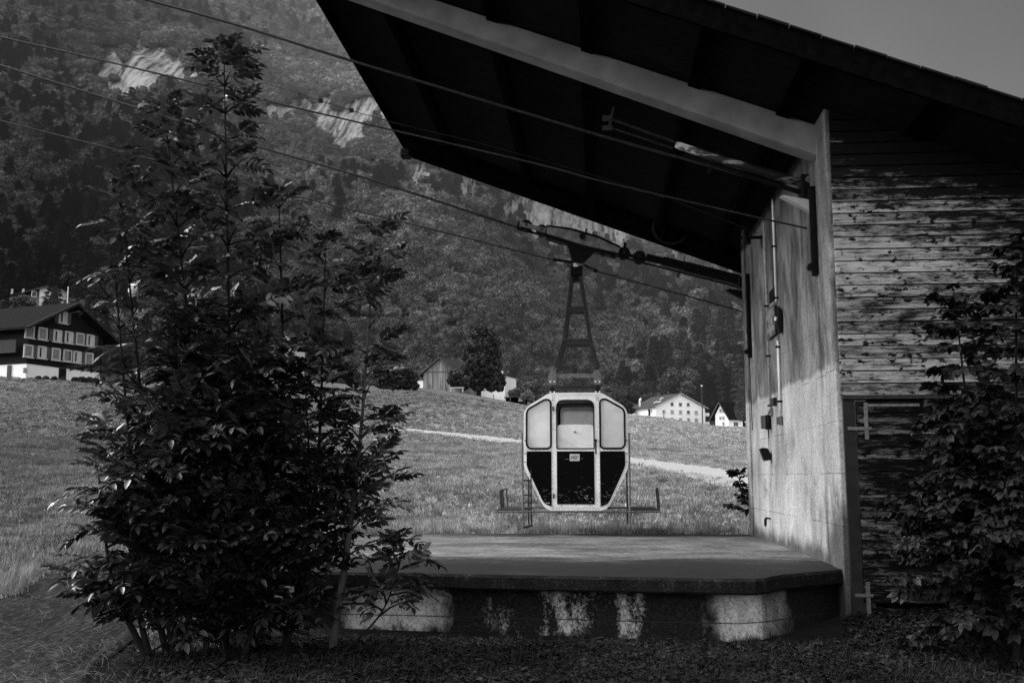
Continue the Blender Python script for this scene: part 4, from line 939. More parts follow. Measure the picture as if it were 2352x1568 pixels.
# hanger
HY = 17.5
def H(zx, zy, Y=HY): return on(1, 1091+.29297*zx, 459.4+.29297*zy, Y)
for dy, nm in ((-.38, 'front'), (.38, 'rear')):
    m = MB(); Yl = HY+dy
    for pts in ([(762, 595), (705, 1110), (640, 1330)], [(826, 595), (905, 1105), (960, 1320)]):
        for a, b in zip(pts, pts[1:]):
            pa, pb_ = H(*a), H(*b); ya = HY+dy*(.25+.75*(a[1]-595)/735); yb = HY+dy*(.25+.75*(b[1]-595)/735); pa[1] = ya; pb_[1] = yb; m.bar(pa, pb_, .065, .05, (0, 1, 0))
    m.build('hanger_leg_frame', MT['steel_mid'], gd, bevel=.004)
for x0, x1, y in ((735, 862, 866), (695, 915, 1120)):
    for s in (-1, 1):
        m = MB(); a, b = H(x0, y), H(x1, y); yy = HY+s*.38*(.25+.75*(y-595)/735); a[1] = b[1] = yy; m.bar(a, b, .05, .07); m.build('rung', MT['steel_mid'], gd, bevel=.004)
for y, yy in ((1395, HY-.42), (1452, HY+.42)): m = MB(); a, b = H(620, y), H(960, y); a[1] = b[1] = yy; m.bar(a, b, .06, .065); m.build('cross_bar', MT['steel'] if yy < HY else MT['steel_mid'], gd, bevel=.006)
for xx in (608, 960):
    for s in (-1, 1):
        c_ = H(xx, 1395, HY+s*.42); f = MB(); f.prism([(c_[0]-.06, c_[2]-.10), (c_[0]+.06, c_[2]-.10), (c_[0]+.07, c_[2]+.05), (c_[0]+(.06 if xx < 700 else .02), c_[2]+.14), (c_[0]+(-.01 if xx < 700 else -.05), c_[2]+.14), (c_[0]-.07, c_[2]+.05)], c_[1]-.05, c_[1]+.05)
        fo = f.build('foot_bracket', MT['steel'] if s < 0 else MT['steel_mid'], gd, bevel=.004)
        for q_ in (-.035, .035): b_ = MB(); b_.cyl((c_[0]+q_, c_[1]-.065, c_[2]-.065), (c_[0]+q_, c_[1]-.05, c_[2]-.065), .016, 10); b_.build('bolt', MT['white'], fo)
        t0 = X2(0, 246)[1]; r_ = MB(); r_.prism([(c_[0]-.055, t0-.01), (c_[0]+.055, t0-.01), (c_[0]+.05, t0+.04), (c_[0]+.02, t0+.13), (c_[0]-.02, t0+.13), (c_[0]-.05, t0+.04)], c_[1]-.13 if s < 0 else c_[1]-.05, c_[1]-.05 if s < 0 else c_[1]+.05)
        ro = r_.build('rubber_mount', MT['rubber'], gd, bevel=.006)
        for q_ in (-.032, .032): b_ = MB(); b_.cyl((c_[0]+q_, c_[1]-.145, t0+.03), (c_[0]+q_, c_[1]-.13, t0+.03), .015, 10); b_.build('bolt', MT['white'], ro)
m = MB(); a, b = H(749, 530), H(842, 600); m.box2((a[0], HY-.16, b[2]), (b[0], HY+.16, a[2])); a, b = H(772, 600), H(822, 636); m.box2((a[0], HY-.12, b[2]), (b[0], HY+.12, a[2])); m.build('hanger_head', MT['steel_dark'], gd, bevel=.01)
# rope clamp with two guide arms
def bar3(mb, a, b, w_, h_, Y=HY): mb.bar(H(*a, Y), H(*b, Y), w_, h_)
for a_, b_ in (((612, 466), (762, 494)), ((848, 514), (958, 560))): m = MB(); bar3(m, a_, b_, .09, .055, HY-.05); m.build('guide_arm', MT['steel_dark'], gd, bevel=.01)
m = MB(); m.tube([H(640, 490, HY-.11), H(700, 502, HY-.11), H(755, 512, HY-.11)], [.018, .032, .036], 10); m.build('clamp_jaw', MT['steel'], gd, smooth=True); m = MB(); m.tube([H(820, 522, HY-.11), H(865, 535, HY-.11), H(930, 552, HY-.11)], [.036, .034, .018], 10); m.build('clamp_jaw', MT['steel'], gd, smooth=True)
m = MB(); m.cyl(H(783, 509, HY-.2), H(783, 509, HY-.1), .032, 16).cyl(H(800, 514, HY-.19), H(800, 514, HY-.1), .02, 12); m.build('clamp_bolt', MT['white'], gd)
m = MB(); pl3 = [H(722, 348), H(942, 412), H(852, 502), H(765, 492)]; m.prism([(p[0], p[2]) for p in pl3], HY-.09, HY-.02); m.build('gusset_plate', MT['steel_dark'], gd, bevel=.004)
# carriage: main beam, bogies, wheels
cg = MB(); pl3 = [H(*p, HY-.15) for p in [(565, 208), (748, 236), (970, 300), (1137, 378), (1122, 414), (850, 352), (562, 262)]]; cg.prism([(p[0], p[2]) for p in pl3], HY-.16, HY-.13)
beam_o = cg.build('carriage_plate', simple('carriage_paint', .16, .55, .2, var=.5, scale=8), gd, bevel=.004)
cg = MB(); pl3 = [H(*p, HY) for p in [(560, 206), (748, 229), (972, 293), (1140, 372), (1140, 430), (1100, 450), (850, 392), (735, 352), (556, 308)]]; cg.prism([(p[0], p[2]) for p in pl3], HY-.125, HY+.13); cg.build('carriage_beam', MT['steel_dark'], gd, bevel=.01)
m = MB(); c_ = H(845, 302, HY); m.tube([(c_[0], HY-.19, c_[2]), (c_[0], HY-.165, c_[2])], .065, 20, caps=False); m.cyl((c_[0], HY-.162, c_[2]), (c_[0], HY-.161, c_[2]), .055, 20); m.build('pivot', MT['rubber'], beam_o)
m = MB(); m.bar(H(875, 222, HY), H(866, 272, HY), .025, .03); m.build('stop_lever', MT['steel_dark'], gd); m = MB(); m.bar(H(1177, 335, HY), H(1172, 385, HY), .05, .05); m.build('stop_lever', MT['steel_dark'], gd)
for zx, zy, r in ((405, 206, .105), (524, 243, .105), (1167, 420, .11), (1288, 452, .115), (640, 296, .075), (715, 318, .075), (1010, 408, .075), (1085, 424, .075)):
    c_ = H(zx, zy, HY); m = MB(); m.cyl((c_[0], HY-.07, c_[2]), (c_[0], HY-.045, c_[2]), r, 28).cyl((c_[0], HY-.045, c_[2]), (c_[0], HY+.045, c_[2]), r*.86, 28).cyl((c_[0], HY+.045, c_[2]), (c_[0], HY+.07, c_[2]), r, 28)
    wo = m.build('wheel', MT['rubber'], gd, bevel=.006)
    if r > .1: m = MB(); m.cyl((c_[0], HY-.15, c_[2]), (c_[0], HY+.1, c_[2]), .022, 12); m.build('axle', MT['steel_mid'], wo)
m = MB(); m.bar(H(352, 186, HY-.13), H(556, 240, HY-.13), .02, .085); m.build('bogie_plate', simple('bogie_paint', .13, .55, .2, var=.5, scale=8), gd, bevel=.003)
m = MB(); m.bar(H(352, 186, HY+.13), H(556, 240, HY+.13), .02, .085).bar(H(347, 168, HY-.09), H(330, 226, HY-.09), .10, .02).bar(H(330, 226), H(560, 285), .05, .03).bar(H(572, 265), H(572, 312), .06, .03).bar(H(1090, 425), H(1088, 458), .06, .03).bar(H(1130, 410, HY-.12), H(1350, 470, HY-.12), .02, .06).bar(H(1130, 410, HY+.12), H(1350, 470, HY+.12), .02, .06).bar(H(1342, 490), H(1342, 510), .03, .03); m.build('bogie_frame', MT['steel_dark'], gd, bevel=.003)
# fixed rail on the right that the carriage runs against
rl = thing('buffer_rail', H(2100, 650), 'heavy dark buffer rail joining the carriage to the far end of the wall', 'rail')
m = MB()
for a, b, w_ in (((1340, 450), (1470, 478), .12), ((1470, 478), (1640, 520), .15), ((1640, 520), (2070, 628), .17)): m.bar(H(*a), H(*b), .12, w_)
m.build('rail', MT['steel_dark'], rl, bevel=.01)
m = MB(); a, b = H(2058, 612), H(2130, 690); m.box2((a[0], HY-.16, b[2]), (min(b[0], XW), HY+.16, a[2])); m.build('end_block', MT['steel_dark'], rl, bevel=.015)
m = MB(); m.bar(H(1648, 430), H(1634, 500), .012, .012).box(H(1628, 508), (.06, .05, .04)).tube([H(1610, 520), H(1605, 570), H(1590, 600)], .012, 6).tube([H(1596, 570), H(1612, 590), H(1600, 603), H(1584, 580)], .01, 6, closed=True); m.build('tie', MT['steel_dark'], rl)
# ------------------------------------------------------------------ houses
def bearing(deg): a = rad(deg)-YAW; return np.array([math.sin(a), math.cos(a), 0])
class House:
    def __init__(s, name, label, px, d, au, av, cat='house', group=None):
        a = az_of_px(px); s.K = np.array([math.sin(a)*d, math.cos(a)*d, 0]); s.K[2] = ground(s.K[0], s.K[1]); s.u = bearing(au); s.v = bearing(av)
        s.o = thing(name, s.K, label, cat, group)
    def P(s, x, y, z): return s.K+s.u*x+s.v*y+np.array([0, 0, z-s.K[2]])
    def loc(s, px, py, side='u'):          # pixel on the gable plane (u) or the long wall (v) -> (x or y, z)
        n = np.cross(s.u if side == 'u' else s.v, [0, 0, 1.]); p = onplane(px, py, s.K, n); q = p-s.K; return np.dot(q, s.u if side == 'u' else s.v), p[2]
    def slab(s, mb, pts, th, axis):        # polygon of local points thickened
        q = [s.P(*p) for p in pts]; t = np.array(axis)*th; mb.loft(q, [p+t for p in q]); return mb
    def walls(s, W, D, z0, ze, zr, mat, split=None, mat2=None, name='wall'):
        zc = ze if split is None else ze
        def vol(za, zb, gable, mt, inset=0):
            m = MB(); i = inset
            A = [s.P(i, i, za), s.P(W-i, i, za), s.P(W-i, i, zb)]+([s.P(W/2, i, zr)] if gable else [])+[s.P(i, i, zb)]
            B = [s.P(i, D-i, za), s.P(W-i, D-i, za), s.P(W-i, D-i, zb)]+([s.P(W/2, D-i, zr)] if gable else [])+[s.P(i, D-i, zb)]
            m.loft(A, B); return m.build(name, mt, s.o)
        if split: vol(z0, split, False, mat2, .08); return vol(split, ze, True, mat)
        return vol(z0, ze, True, mat)
    def roof(s, W, D, ze, zr, mat, oh=.7, of=.9, th=.22, dropmat=None):
        k = (zr-ze)/(W/2); m = MB()
        for sx in (0, 1):
            x0 = -oh if sx == 0 else W+oh; z0 = ze-k*oh
            a = [s.P(x0, -of, z0+.06), s.P(W/2, -of, zr+.06), s.P(W/2, D+of, zr+.06), s.P(x0, D+of, z0+.06)]
            m.loft(a, [p+np.array([0, 0, th]) for p in a])
        r = m.build('roof', mat, s.o)
        m = MB()
        for x0, z0 in ((-oh, ze-k*oh), (W+oh, ze-k*oh)): m.bar(s.P(x0, -of-.05, z0+.12), s.P(W/2, -of-.05, zr+.12), .08, .26)
        m.build('bargeboard', dropmat or MT['shutter'], r); return r
    def win(s, px, py, w, h, style='open', side='u', fm=None, local=None):
        x, z = local if local else s.loc(px, py, side); ax = s.u if side == 'u' else s.v; n = -s.v if side == 'u' else -s.u
        c = s.K+ax*x; c = np.array([c[0], c[1], z]); M = np.array([ax, n, [0, 0, 1]]).T
        def bx(mb, dx, dz, hx, hz, o, t): mb.box(c+ax*dx+np.array([0, 0, dz])+n*o, (hx, t, hz), M)
        f = MB(); t = .07
        for q in (-1, 1): bx(f, q*(w/2), 0, t, h/2+t, .05, .06); bx(f, 0, q*(h/2), w/2+t, t, .05, .06)
        bx(f, 0, -h/2-.08, w/2+.14, .05, .12, .1)
        if style != 'closed': bx(f, 0, 0, .035, h/2, .04, .03)
        wo = f.build('window', fm or MT['white'], s.o)
        g = MB(); bx(g, 0, 0, w/2, h/2, .012, .01); g.build('pane', {'closed': MT['shutter'], 'blind': MT['stone_wall']}.get(style, MT['glassdark']), wo)
        if style == 'curtain' or style == 'shutters':
            g = MB(); bx(g, w*.24, 0, w*.22, h/2-.05, .028, .006); bx(g, -w*.33, 0, w*.1, h/2-.05, .028, .006); g.build('curtain', MT['curtain'], wo)
        if style == 'closed':
            g = MB()
            for i in range(9): bx(g, 0, -h/2+h*(i+.5)/9, w/2-.03, h/9*.22, .035, .012)
            g.build('louvres', MT['stone_wall'], wo)
        if style == 'shutters':
            for q in (-1, 1): g = MB(); bx(g, q*(w*.5+w*.32), 0, w*.24, h/2+.05, .06, .03); g.build('shutter', MT['shutter'], wo)
    def rect(s, name, x0, z0, x1, z1, side, mat, off=.04, th=.03):
        ax = s.u if side == 'u' else s.v; n = -s.v if side == 'u' else -s.u; m = MB(); c = s.K+ax*(x0+x1)/2+n*off; c = np.array([c[0], c[1], (z0+z1)/2])
        m.box(c, (abs(x1-x0)/2, th, abs(z1-z0)/2), np.array([ax, n, [0, 0, 1]]).T); return m.build(name, mat, s.o)
MT['chalet'] = simple('dark_chalet_shingles', .008, spec=.1, rough=.8) if 0 else simple('dark_chalet_shingles', .008, .8, var=.35, scale=5, bump=.4)
# big dark chalet
h = House('chalet', 'large dark shingled chalet on a white basement with two full rows of small windows', 44, 108, 22, -68)
Z = lambda x, y: ((x/5.252), 620.2+y/5.252)
zb = h.loc(44, 832)[1]; W_ = 2*h.loc(*Z(820, 700))[0]; ze = h.loc(44, 748)[1]; zr = h.loc(*Z(820, 425))[1]
h.walls(W_, 17, h.K[2]-2, ze+.3, zr, MT['chalet'], zb, MT['plaster']); h.roof(W_, 17, ze+.3, zr, simple('old_dark_tiles', .016, .95, var=.7, scale=7, bump=.5, spec=0), 1.3, 1.2, dropmat=MT['steel_mid'])
for x, y, stl in ((755, 572, 'shutters'), (355, 745, 'closed'), (512, 768, 'closed'), (687, 795, 'shutters'), (825, 813, 'shutters'), (960, 830, 'closed'), (1085, 850, 'shutters'), (338, 975, 'closed'), (500, 993, 'shutters'), (672, 1015, 'closed'), (810, 1033, 'closed'), (925, 1050, 'shutters'), (1070, 1068, 'closed')):
    h.win(*Z(x, y), .98, 1.12, stl, fm=simple('frame_paint', .45, .7, var=.1) if x == 755 else bpy.data.materials['frame_paint'])
a = h.loc(*Z(712, 1180)); b = h.loc(*Z(785, 1370)); h.rect('doorway', a[0], a[1], b[0], b[1]-.5, 'u', MT['glassdark'])
a = h.loc(*Z(278, 1175)); b = h.loc(*Z(322, 1245)); h.rect('basement_window', a[0], a[1], b[0], b[1], 'u', MT['stone_wall'])
a = h.loc(*Z(140, 1145), 'v'); b = h.loc(*Z(85, 1300), 'v'); h.rect('side_door', a[0], a[1], b[0], b[1], 'v', MT['glassdark'])
m = MB(); h.slab(m, [(-.9, .6, zb+1.0), (-.9, 14, zb+1.0), (-.9, 14, zb+2.3), (-.9, .6, zb+2.3)], .08, h.u); m.build('balcony', simple('balcony_boards', .035, .8, var=.4, scale=8), h.o)
m = MB(); p = h.P(W_/2, .3, zr); m.tube([p, p+np.array([0, 0, 2.0])], .05, 6); m.build('roof_pole', MT['white'], h.o)
# upper left house
h = House('hillside_house', 'small house with a dark side wall and white gable standing above the chalet roof', 63, 330, 40, -50)
ze = h.loc(63, 659)[1]; z0 = h.loc(63, 697)[1]; h.walls(9, 12, z0-3, ze, ze+2, MT['plaster']); h.roof(9, 12, ze, ze+2, MT['shingle_dark'], 1.5, 1.0)
h.rect('side_cladding', -.1, z0-3, 12, ze-.1, 'v', simple('grey_cladding', .07, .8)); h.win(78, 675, 1.3, 1.6); 
for px in (28, 54): h.win(px, 669, 1.1, 1.3, side='v')
# houses half hidden behind the saplings
for (px, py, d, W__, au, av, lab) in ((534, 790, 210, 7, 60, -30, 'small pale gabled house glimpsed through the saplings, the higher one'), (612, 800, 230, 8, 60, -30, 'dark roofed house with a white chimney glimpsed through the saplings')):
    h = House('hidden_house', lab, px, d, au, av); zt_ = h.loc(px, py-8)[1]; h.walls(W__, 8, h.K[2]-2, zt_, zt_+1.3, MT['stone_wall']); h.roof(W__, 8, zt_, zt_+1.3, MT['shingle_dark'] if px > 600 else MT['plaster'], .5, .6)
    p = h.P(W__*.6, 3, zt_+1.0); m = MB(); m.box(p+np.array([0, 0, .7]), (.35, .35, .9)); m.build('chimney', MT['plaster'], h.o); h.win(px+6, py-2, 1, 1.1)
# barn
Z = lambda x, y: (890+x/6.069, 717.8+y/6.069)
def planks(name, lo, hi):
    k = NT(name); w_ = k.noise(1, 4, .6, k.coord((3.0, 3.0, .12))); return k.done(k.mr(w_, .35, .65, lo, hi), .9, 0, .1)
MT['barn'] = planks('weathered_vertical_planks', .07, .30)
h = House('barn', 'weathered vertical plank barn with a pale tiled roof beside the big field tree', 1050, 236, -82, 26, 'barn')
W_ = h.loc(972, 880)[0]; ze = h.loc(972, 858)[1]; zr = h.loc(1011, 823)[1]; h.walls(W_, 12, h.K[2]-1.5, ze, zr, MT['barn']); h.roof(W_, 12, ze, zr, MT['shingle'], .9, .8, .2)
m = MB(); zz = h.loc(1011, 855)[1]; h.slab(m, [(0, -.06, zz), (W_, -.06, zz), (W_, -.06, zz+.18), (0, -.06, zz+.18)], -.05, h.v); m.build('rail_board', MT['shutter'], h.o)
h2 = House('lean_to', 'small white lean-to against the left end of the plank barn', 971, 238, -80, 26, 'shed'); zt_ = h2.loc(965, 874)[1]; h2.walls(1.6, 4, h2.K[2]-1, zt_, zt_+.2, MT['plaster']); h2.roof(1.6, 4, zt_, zt_+.2, MT['shingle_dark'], .2, .2, .1)
# white building behind the tree
h = House('tower_house', 'narrow bright white house end with a chimney just right of the big field tree', 1160, 243, -78, 20)
ze = h.loc(1158, 864)[1]; h.walls(6, 8, h.K[2]-3, ze, ze+.3, MT['plaster']); h.roof(6, 8, ze, ze+.3, MT['stone_wall'], .1, .1, .1); m = MB(); p = h.P(.9, .5, ze); m.box(p+np.array([0, 0, .5]), (.18, .18, .8)); m.build('chimney', MT['plaster'], h.o)
# shed
h = House('garden_shed', 'long low dark shed with one white window at the meadow edge', 1204, 228, -84, 15, 'shed'); ze = h.loc(1204, 914)[1]; h.walls(4.2, 3, h.K[2]-1, ze, ze+.25, MT['roof_dark']); h.roof(4.2, 3, ze, ze+.25, MT['shingle_dark'], .3, .3, .12); h.win(1196, 917, .7, .6, 'curtain')
# white house
Z = lambda x, y: (1406.8+x/6.069, 832.6+y/6.069)
h = House('white_house', 'large white house with three rows of windows and a broad grey tiled roof', 1508.6, 312, 68, -22)
W_ = h.loc(*Z(1290, 660))[0]; ze = h.loc(*Z(618, 612))[1]; zr = h.loc(*Z(912, 437))[1]; h.walls(W_, 17, h.K[2]-5, ze, zr, MT['plaster']); h.roof(W_, 17, ze, zr, MT['shingle'], .8, .8, .25, MT['stone_wall'])
for x, y, stl in ((829, 578, 'open'), (945, 582, 'open'), (1055, 585, 'open'), (716, 683, 'curtain'), (831, 685, 'blind'), (948, 688, 'curtain'), (1057, 690, 'open'), (1168, 694, 'blind'), (831, 790, 'blind'), (948, 795, 'curtain'), (1060, 798, 'curtain'), (1168, 800, 'curtain'), (716, 790, 'curtain')): h.win(*Z(x, y), .95, .95, stl, fm=MT['stone_wall'])
a = h.loc(*Z(500, 650), 'v'); b = h.loc(*Z(530, 740), 'v'); h.rect('side_door', a[0], a[1], b[0], b[1], 'v', MT['glassdark']); h.win(*Z(547, 678), .8, 1.1, side='v')
for x, y in ((640, 518), (600, 570), (640, 563)):
    # skylight lying on the left roof pitch
    k_ = (zr-ze)/(W_/2); xx = {518: W_*.30, 570: W_*.14, 563: W_*.14}[y]; yy = {518: 6.0, 570: 5.0, 563: 2.6}[y]; q = [h.P(xx, yy, ze+k_*xx+.36), h.P(xx+1.2, yy, ze+k_*(xx+1.2)+.36), h.P(xx+1.2, yy+.9, ze+k_*(xx+1.2)+.36), h.P(xx, yy+.9, ze+k_*xx+.36)]; m = MB(); m.loft(q, [p+np.array([0, 0, .06]) for p in q]); m.build('skylight', MT['white'], h.o)
p = h.P(1.2, 12, ze); m = MB(); m.box(p+np.array([0, 0, .9]), (.3, .3, 1.5)); m.tube([p+np.array([0, 0, 2.3]), p+np.array([.2, 0, 3.0]), p+np.array([.5, 0, 3.6])], [.25, .45, .1], 8); m.build('chimney', MT['white'], h.o)
m = MB(); zz = h.loc(*Z(1290, 740))[1]
for dz in (0, -2.8): m.loft([h.P(W_, 1, zz+dz), h.P(W_+2.2, 1, zz+dz), h.P(W_+2.2, 8, zz+dz), h.P(W_, 8, zz+dz)], [h.P(W_, 1, zz+dz+1.0), h.P(W_+2.2, 1, zz+dz+1.0), h.P(W_+2.2, 8, zz+dz+1.0), h.P(W_, 8, zz+dz+1.0)])
m.build('balcony', MT['plaster'], h.o)
# dark roofed house at the right
h = House('dark_roofed_house', 'white house with a long black roof and dormer close to the concrete wall', 1677, 306, -48, 74)
ze = h.loc(1677, 951)[1]; zr = ze+3.6; W_ = h.loc(1643, 960)[0]; h.walls(W_, 16, h.K[2]-4, ze, zr, MT['plaster']); h.roof(W_, 16, ze, zr, MT['shingle_dark'], 1.1, .9)
for x, y in ((1510, 670), (1548, 675), (1508, 775), (1548, 770), (1550, 850)): h.win(*Z(x, y), .8, 1.1)
for x, y in ((1718, 765), (1718, 858), (1855, 765), (1855, 865)): h.win(*Z(x, y), 1.5, 1.3, side='v')
a, b = h.P(1.2, 7, ze+.6), h.P(1.2, 11, ze+.6); m = MB(); h.slab(m, [(.6, 7, ze+.4), (.6, 11.5, ze+.4), (.6, 11.5, ze+2.4), (.6, 7, ze+2.4)], 3.5, h.u); dm = m.build('dormer', MT['plaster'], h.o); m = MB(); h.slab(m, [(.3, 6.4, ze+2.4), (.3, 12.1, ze+2.4), (.3, 9.25, ze+3.9)], 4.2, h.u); m.build('dormer_roof', MT['shingle_dark'], dm); m = MB(); h.slab(m, [(.56, 8.4, ze+1.2), (.56, 10, ze+1.2), (.56, 10, ze+2.2), (.56, 8.4, ze+2.2)], .05, -h.u); m.build('dormer_window', MT['glassdark'], dm)
# small tiled house and two huts on the slope
h = House('tiled_house', 'small low house with a brown tiled roof left of the large white house', 1474, 335, -72, 30); ze = h.loc(1470, 942)[1]; h.walls(5.5, 7, h.K[2]-3, ze, ze+.1, MT['stone_wall']); h.roof(5.5, 7, ze, ze+2.1, MT['shingle'], .4, .5)
for px, py, d, w_, lab in ((1497, 866, 420, 3.6, 'lower of the two small pale huts among the slope trees'), (1527, 852, 440, 2.2, 'upper and smaller of the two pale huts among the slope trees')):
    a = az_of_px(px); K = np.array([math.sin(a)*d, math.cos(a)*d, 0]); zz = onplane(px, py, K, np.array([math.sin(a), math.cos(a), 0]))[2]; o = thing('hillside_hut', (K[0], K[1], zz-4), lab, 'hut')
    m = MB(); m.box2((K[0], K[1]-1, zz-6), (K[0]+w_, K[1]+3, zz+1.6)); m.build('wall', MT['plaster'], o); m = MB(); m.box2((K[0]-.4, K[1]-1.5, zz+1.603), (K[0]+w_+.4, K[1]+3.5, zz+1.95)); m.build('roof', MT['stone_wall'], o)
# poles, posts
b = at_px(1617, 293); t_ = proj(b); zt_ = onplane(1615, 886, b, np.array([b[0], b[1], 0]))[2]
o = thing('utility_pole', b, 'tall thin wooden pole standing in front of the white house', 'pole'); m = MB(); m.tube([b-np.array([0, 0, .5]), (b[0], b[1], zt_)], [.18, .11], 8); m.build('pole', MT['bark'], o); m = MB(); m.box((b[0], b[1], zt_+.05), (.2, .2, .22)); m.build('cap', MT['white'], o)
b = at_px(1527.6, 280); m = MB(); m.box((b[0], b[1], b[2]+.4), (.1, .1, .9)); tag(m.build('marker_post', MT['bark']), 'single dark post on the meadow under the white house windows', 'post')
fence_labels = ['first dark fence post right of the saplings below the barn', 'fence post in front of the middle of the barn', 'fence post just left of the big field tree', 'pale fence post right of the big tree trunk', 'thick dark fence post in front of the low shed', 'thin fence post nearest the gondola roof']
for i, (px, py, d) in enumerate(((985.6, 896, 215), (1023.8, 903, 213), (1057, 908, 211), (1133, 920, 209), (1171.8, 924, 207), (1205, 926, 205))):
    b = at_px(px, d); m = MB(); m.tube([b-np.array([0, 0, .3]), b+np.array([.04*(-1)**i, 0, 1.0])], .09 if i != 4 else .12, 6); tag(m.build('fence_post', MT['bark']), fence_labels[i], 'fence post', 'posts of the wire fence across the upper meadow')
# garden furniture near the big tree
b = at_px(1048, 218); o = thing('garden_table', b, 'small pale garden table between the barn and the big tree', 'table'); m = MB(); m.box(b+np.array([0, 0, 1.0]), (1.6, .5, .06)); m.build('tabletop', MT['white'], o)
for s in (-1.3, 1.3): m = MB(); m.box(b+np.array([s, 0, .5]), (.06, .4, .46)); m.build('leg', MT['white'], o)

# ------------------------------------------------------------------ field trees
def field_tree(name, label, px, d, lumps, n, size, mat, trunk=None, cat='tree', bark='bark_dark', trunk_r=.4, core=.7, group=None, tpl=None):
    b = at_px(px, d); s = d/2308.*1.0; cy = proj(b)[1]; f = np.array([b[0], b[1], 0])/math.hypot(b[0], b[1]); r_ = np.array([f[1], -f[0], 0])
    o = thing(name, b, label, cat, group); L = []
    for q in lumps:
        lx, ly, lr = q[:3]; dep = random.uniform(-.5, .5)*lr if len(q) < 4 else q[3]; c = b+r_*(lx-px)*s+f*dep*s; zz = onplane(lx, ly, c, f)[2]; L.append((c[0], c[1], zz, lr*s))
    crown = make_crown('crown', L, n, size, mat, o, core=core, tpl=tpl, coresc=core)
    top = max(l[2] for l in L); m = MB(); tz = b[2]+(top-b[2])*.75
    m.tube([b-np.array([0, 0, .4]), b+np.array([0, 0, .3]), (b[0]+.1, b[1], b[2]+(tz-b[2])*.4), (b[0], b[1], tz)], [trunk_r*1.5, trunk_r, trunk_r*.75, trunk_r*.25], 9)
    for l in L[::2]: m.tube([(b[0], b[1], b[2]+(l[2]-b[2])*.6), tuple(np.array(l[:3]))], [trunk_r*.3, trunk_r*.1], 5)
    m.build('trunk', MT[bark], o); return o
Z = lambda x, y, r: (890+x/6.069, 717.8+y/6.069, r/6.069)
field_tree('field_tree', 'big full dark tree with a stout trunk standing alone on the meadow by the barn', 1098.4, 222,
    [Z(*q) for q in ((1280, 260, 100), (1210, 340, 110), (1380, 330, 120), (1450, 420, 110), (1180, 480, 120), (1320, 500, 170), (1460, 580, 120), (1140, 600, 110), (1280, 700, 190), (1480, 740, 110), (1140, 760, 110), (1370, 860, 190), (1200, 900, 170), (1520, 930, 120), (1090, 960, 90), (920, 870, 85), (890, 950, 70), (940, 1000, 60), (1250, 1000, 110), (1450, 1020, 90), (1560, 1050, 60), (1060, 1030, 60), (1600, 980, 50))], 17000, .5, MT['leaf_tree'], trunk_r=.5, core=.62)
field_tree('field_tree', 'smaller dark tree half hidden behind the right edge of the saplings', 914, 200, [Z(*q) for q in ((60, 850, 120), (200, 830, 110), (320, 900, 90), (120, 960, 120), (260, 990, 90), (360, 1020, 60), (-40, 900, 120), (-60, 1000, 90))], 9000, .38, MT['leaf_tree'], trunk_r=.35, core=.8)
def cone_lumps(x, y0, y1, w_, n=9): return [(x+random.uniform(-.1, .1)*w_, y0+(y1-y0)*(i+.5)/n, w_*(.25+.9*(i+.5)/n)*.62) for i in range(n)]
field_tree('conifer', 'dark narrow pointed conifer to the right of the big field tree', 1178, 262, cone_lumps(1178, 818, 903, 17), 7000, .42, MT['conifer'], trunk_r=.3, core=.85)
field_tree('garden_tree', 'round crowned tree with a thin pale trunk above the gondola window', 1226, 240, [(1215, 890, 15), (1230, 884, 14), (1243, 893, 12), (1222, 898, 12)], 5000, .32, MT['leaf_shrub'], bark='barkpale', trunk_r=.12)
field_tree('garden_bush', 'pale leafy bush beside the low dark shed', 1210, 226, [(1205, 910, 9), (1214, 904, 9), (1220, 912, 8)], 2500, .28, leafm('pale_leaf', .17, .6, .5, .1, .3), cat='bush', trunk_r=.08)
field_tree('garden_bush', 'grey-green bush at the foot of the pointed conifer', 1182, 240, [(1176, 903, 9), (1187, 900, 11), (1192, 907, 8)], 2500, .3, MT['leaf_shrub'], cat='bush', trunk_r=.08)
field_tree('garden_tree', 'dark bushy tree left of the small tiled house', 1438, 322, [(1434, 924, 10), (1443, 930, 10), (1428, 934, 9), (1440, 940, 10), (1452, 943, 8)], 4500, .4, MT['leaf_tree'], trunk_r=.2)
field_tree('garden_tree', 'tall black tree rising over the dark roofed house beside the concrete wall', 1712, 285, cone_lumps(1712, 845, 955, 26, 10), 9000, .5, MT['conifer'], trunk_r=.3, core=.85)
field_tree('conifer', 'dark conifer right of the upper hillside house', 99, 300, cone_lumps(99, 655, 706, 16, 7), 4000, .45, MT['conifer'], trunk_r=.2, core=.85)
field_tree('garden_bush', 'low dark hedge bush under the left windows of the chalet', 96, 105, [(78, 868, 5), (92, 869, 6), (108, 870, 6), (124, 871, 6)], 3000, .13, MT['leaf_tree'], cat='hedge', trunk_r=.05)
field_tree('garden_bush', 'low dark hedge bush right of the chalet doorway', 176, 105, [(162, 872, 7), (176, 872, 8), (190, 873, 8), (203, 874, 7)], 3000, .13, MT['leaf_tree'], cat='hedge', trunk_r=.05)
field_tree('garden_bush', 'small round shrub in front of the upper hillside house', 22, 322, [(10, 690, 10), (24, 684, 9), (40, 694, 9), (72, 697, 9)], 2500, .5, MT['leaf_shrub'], cat='bush', trunk_r=.1)
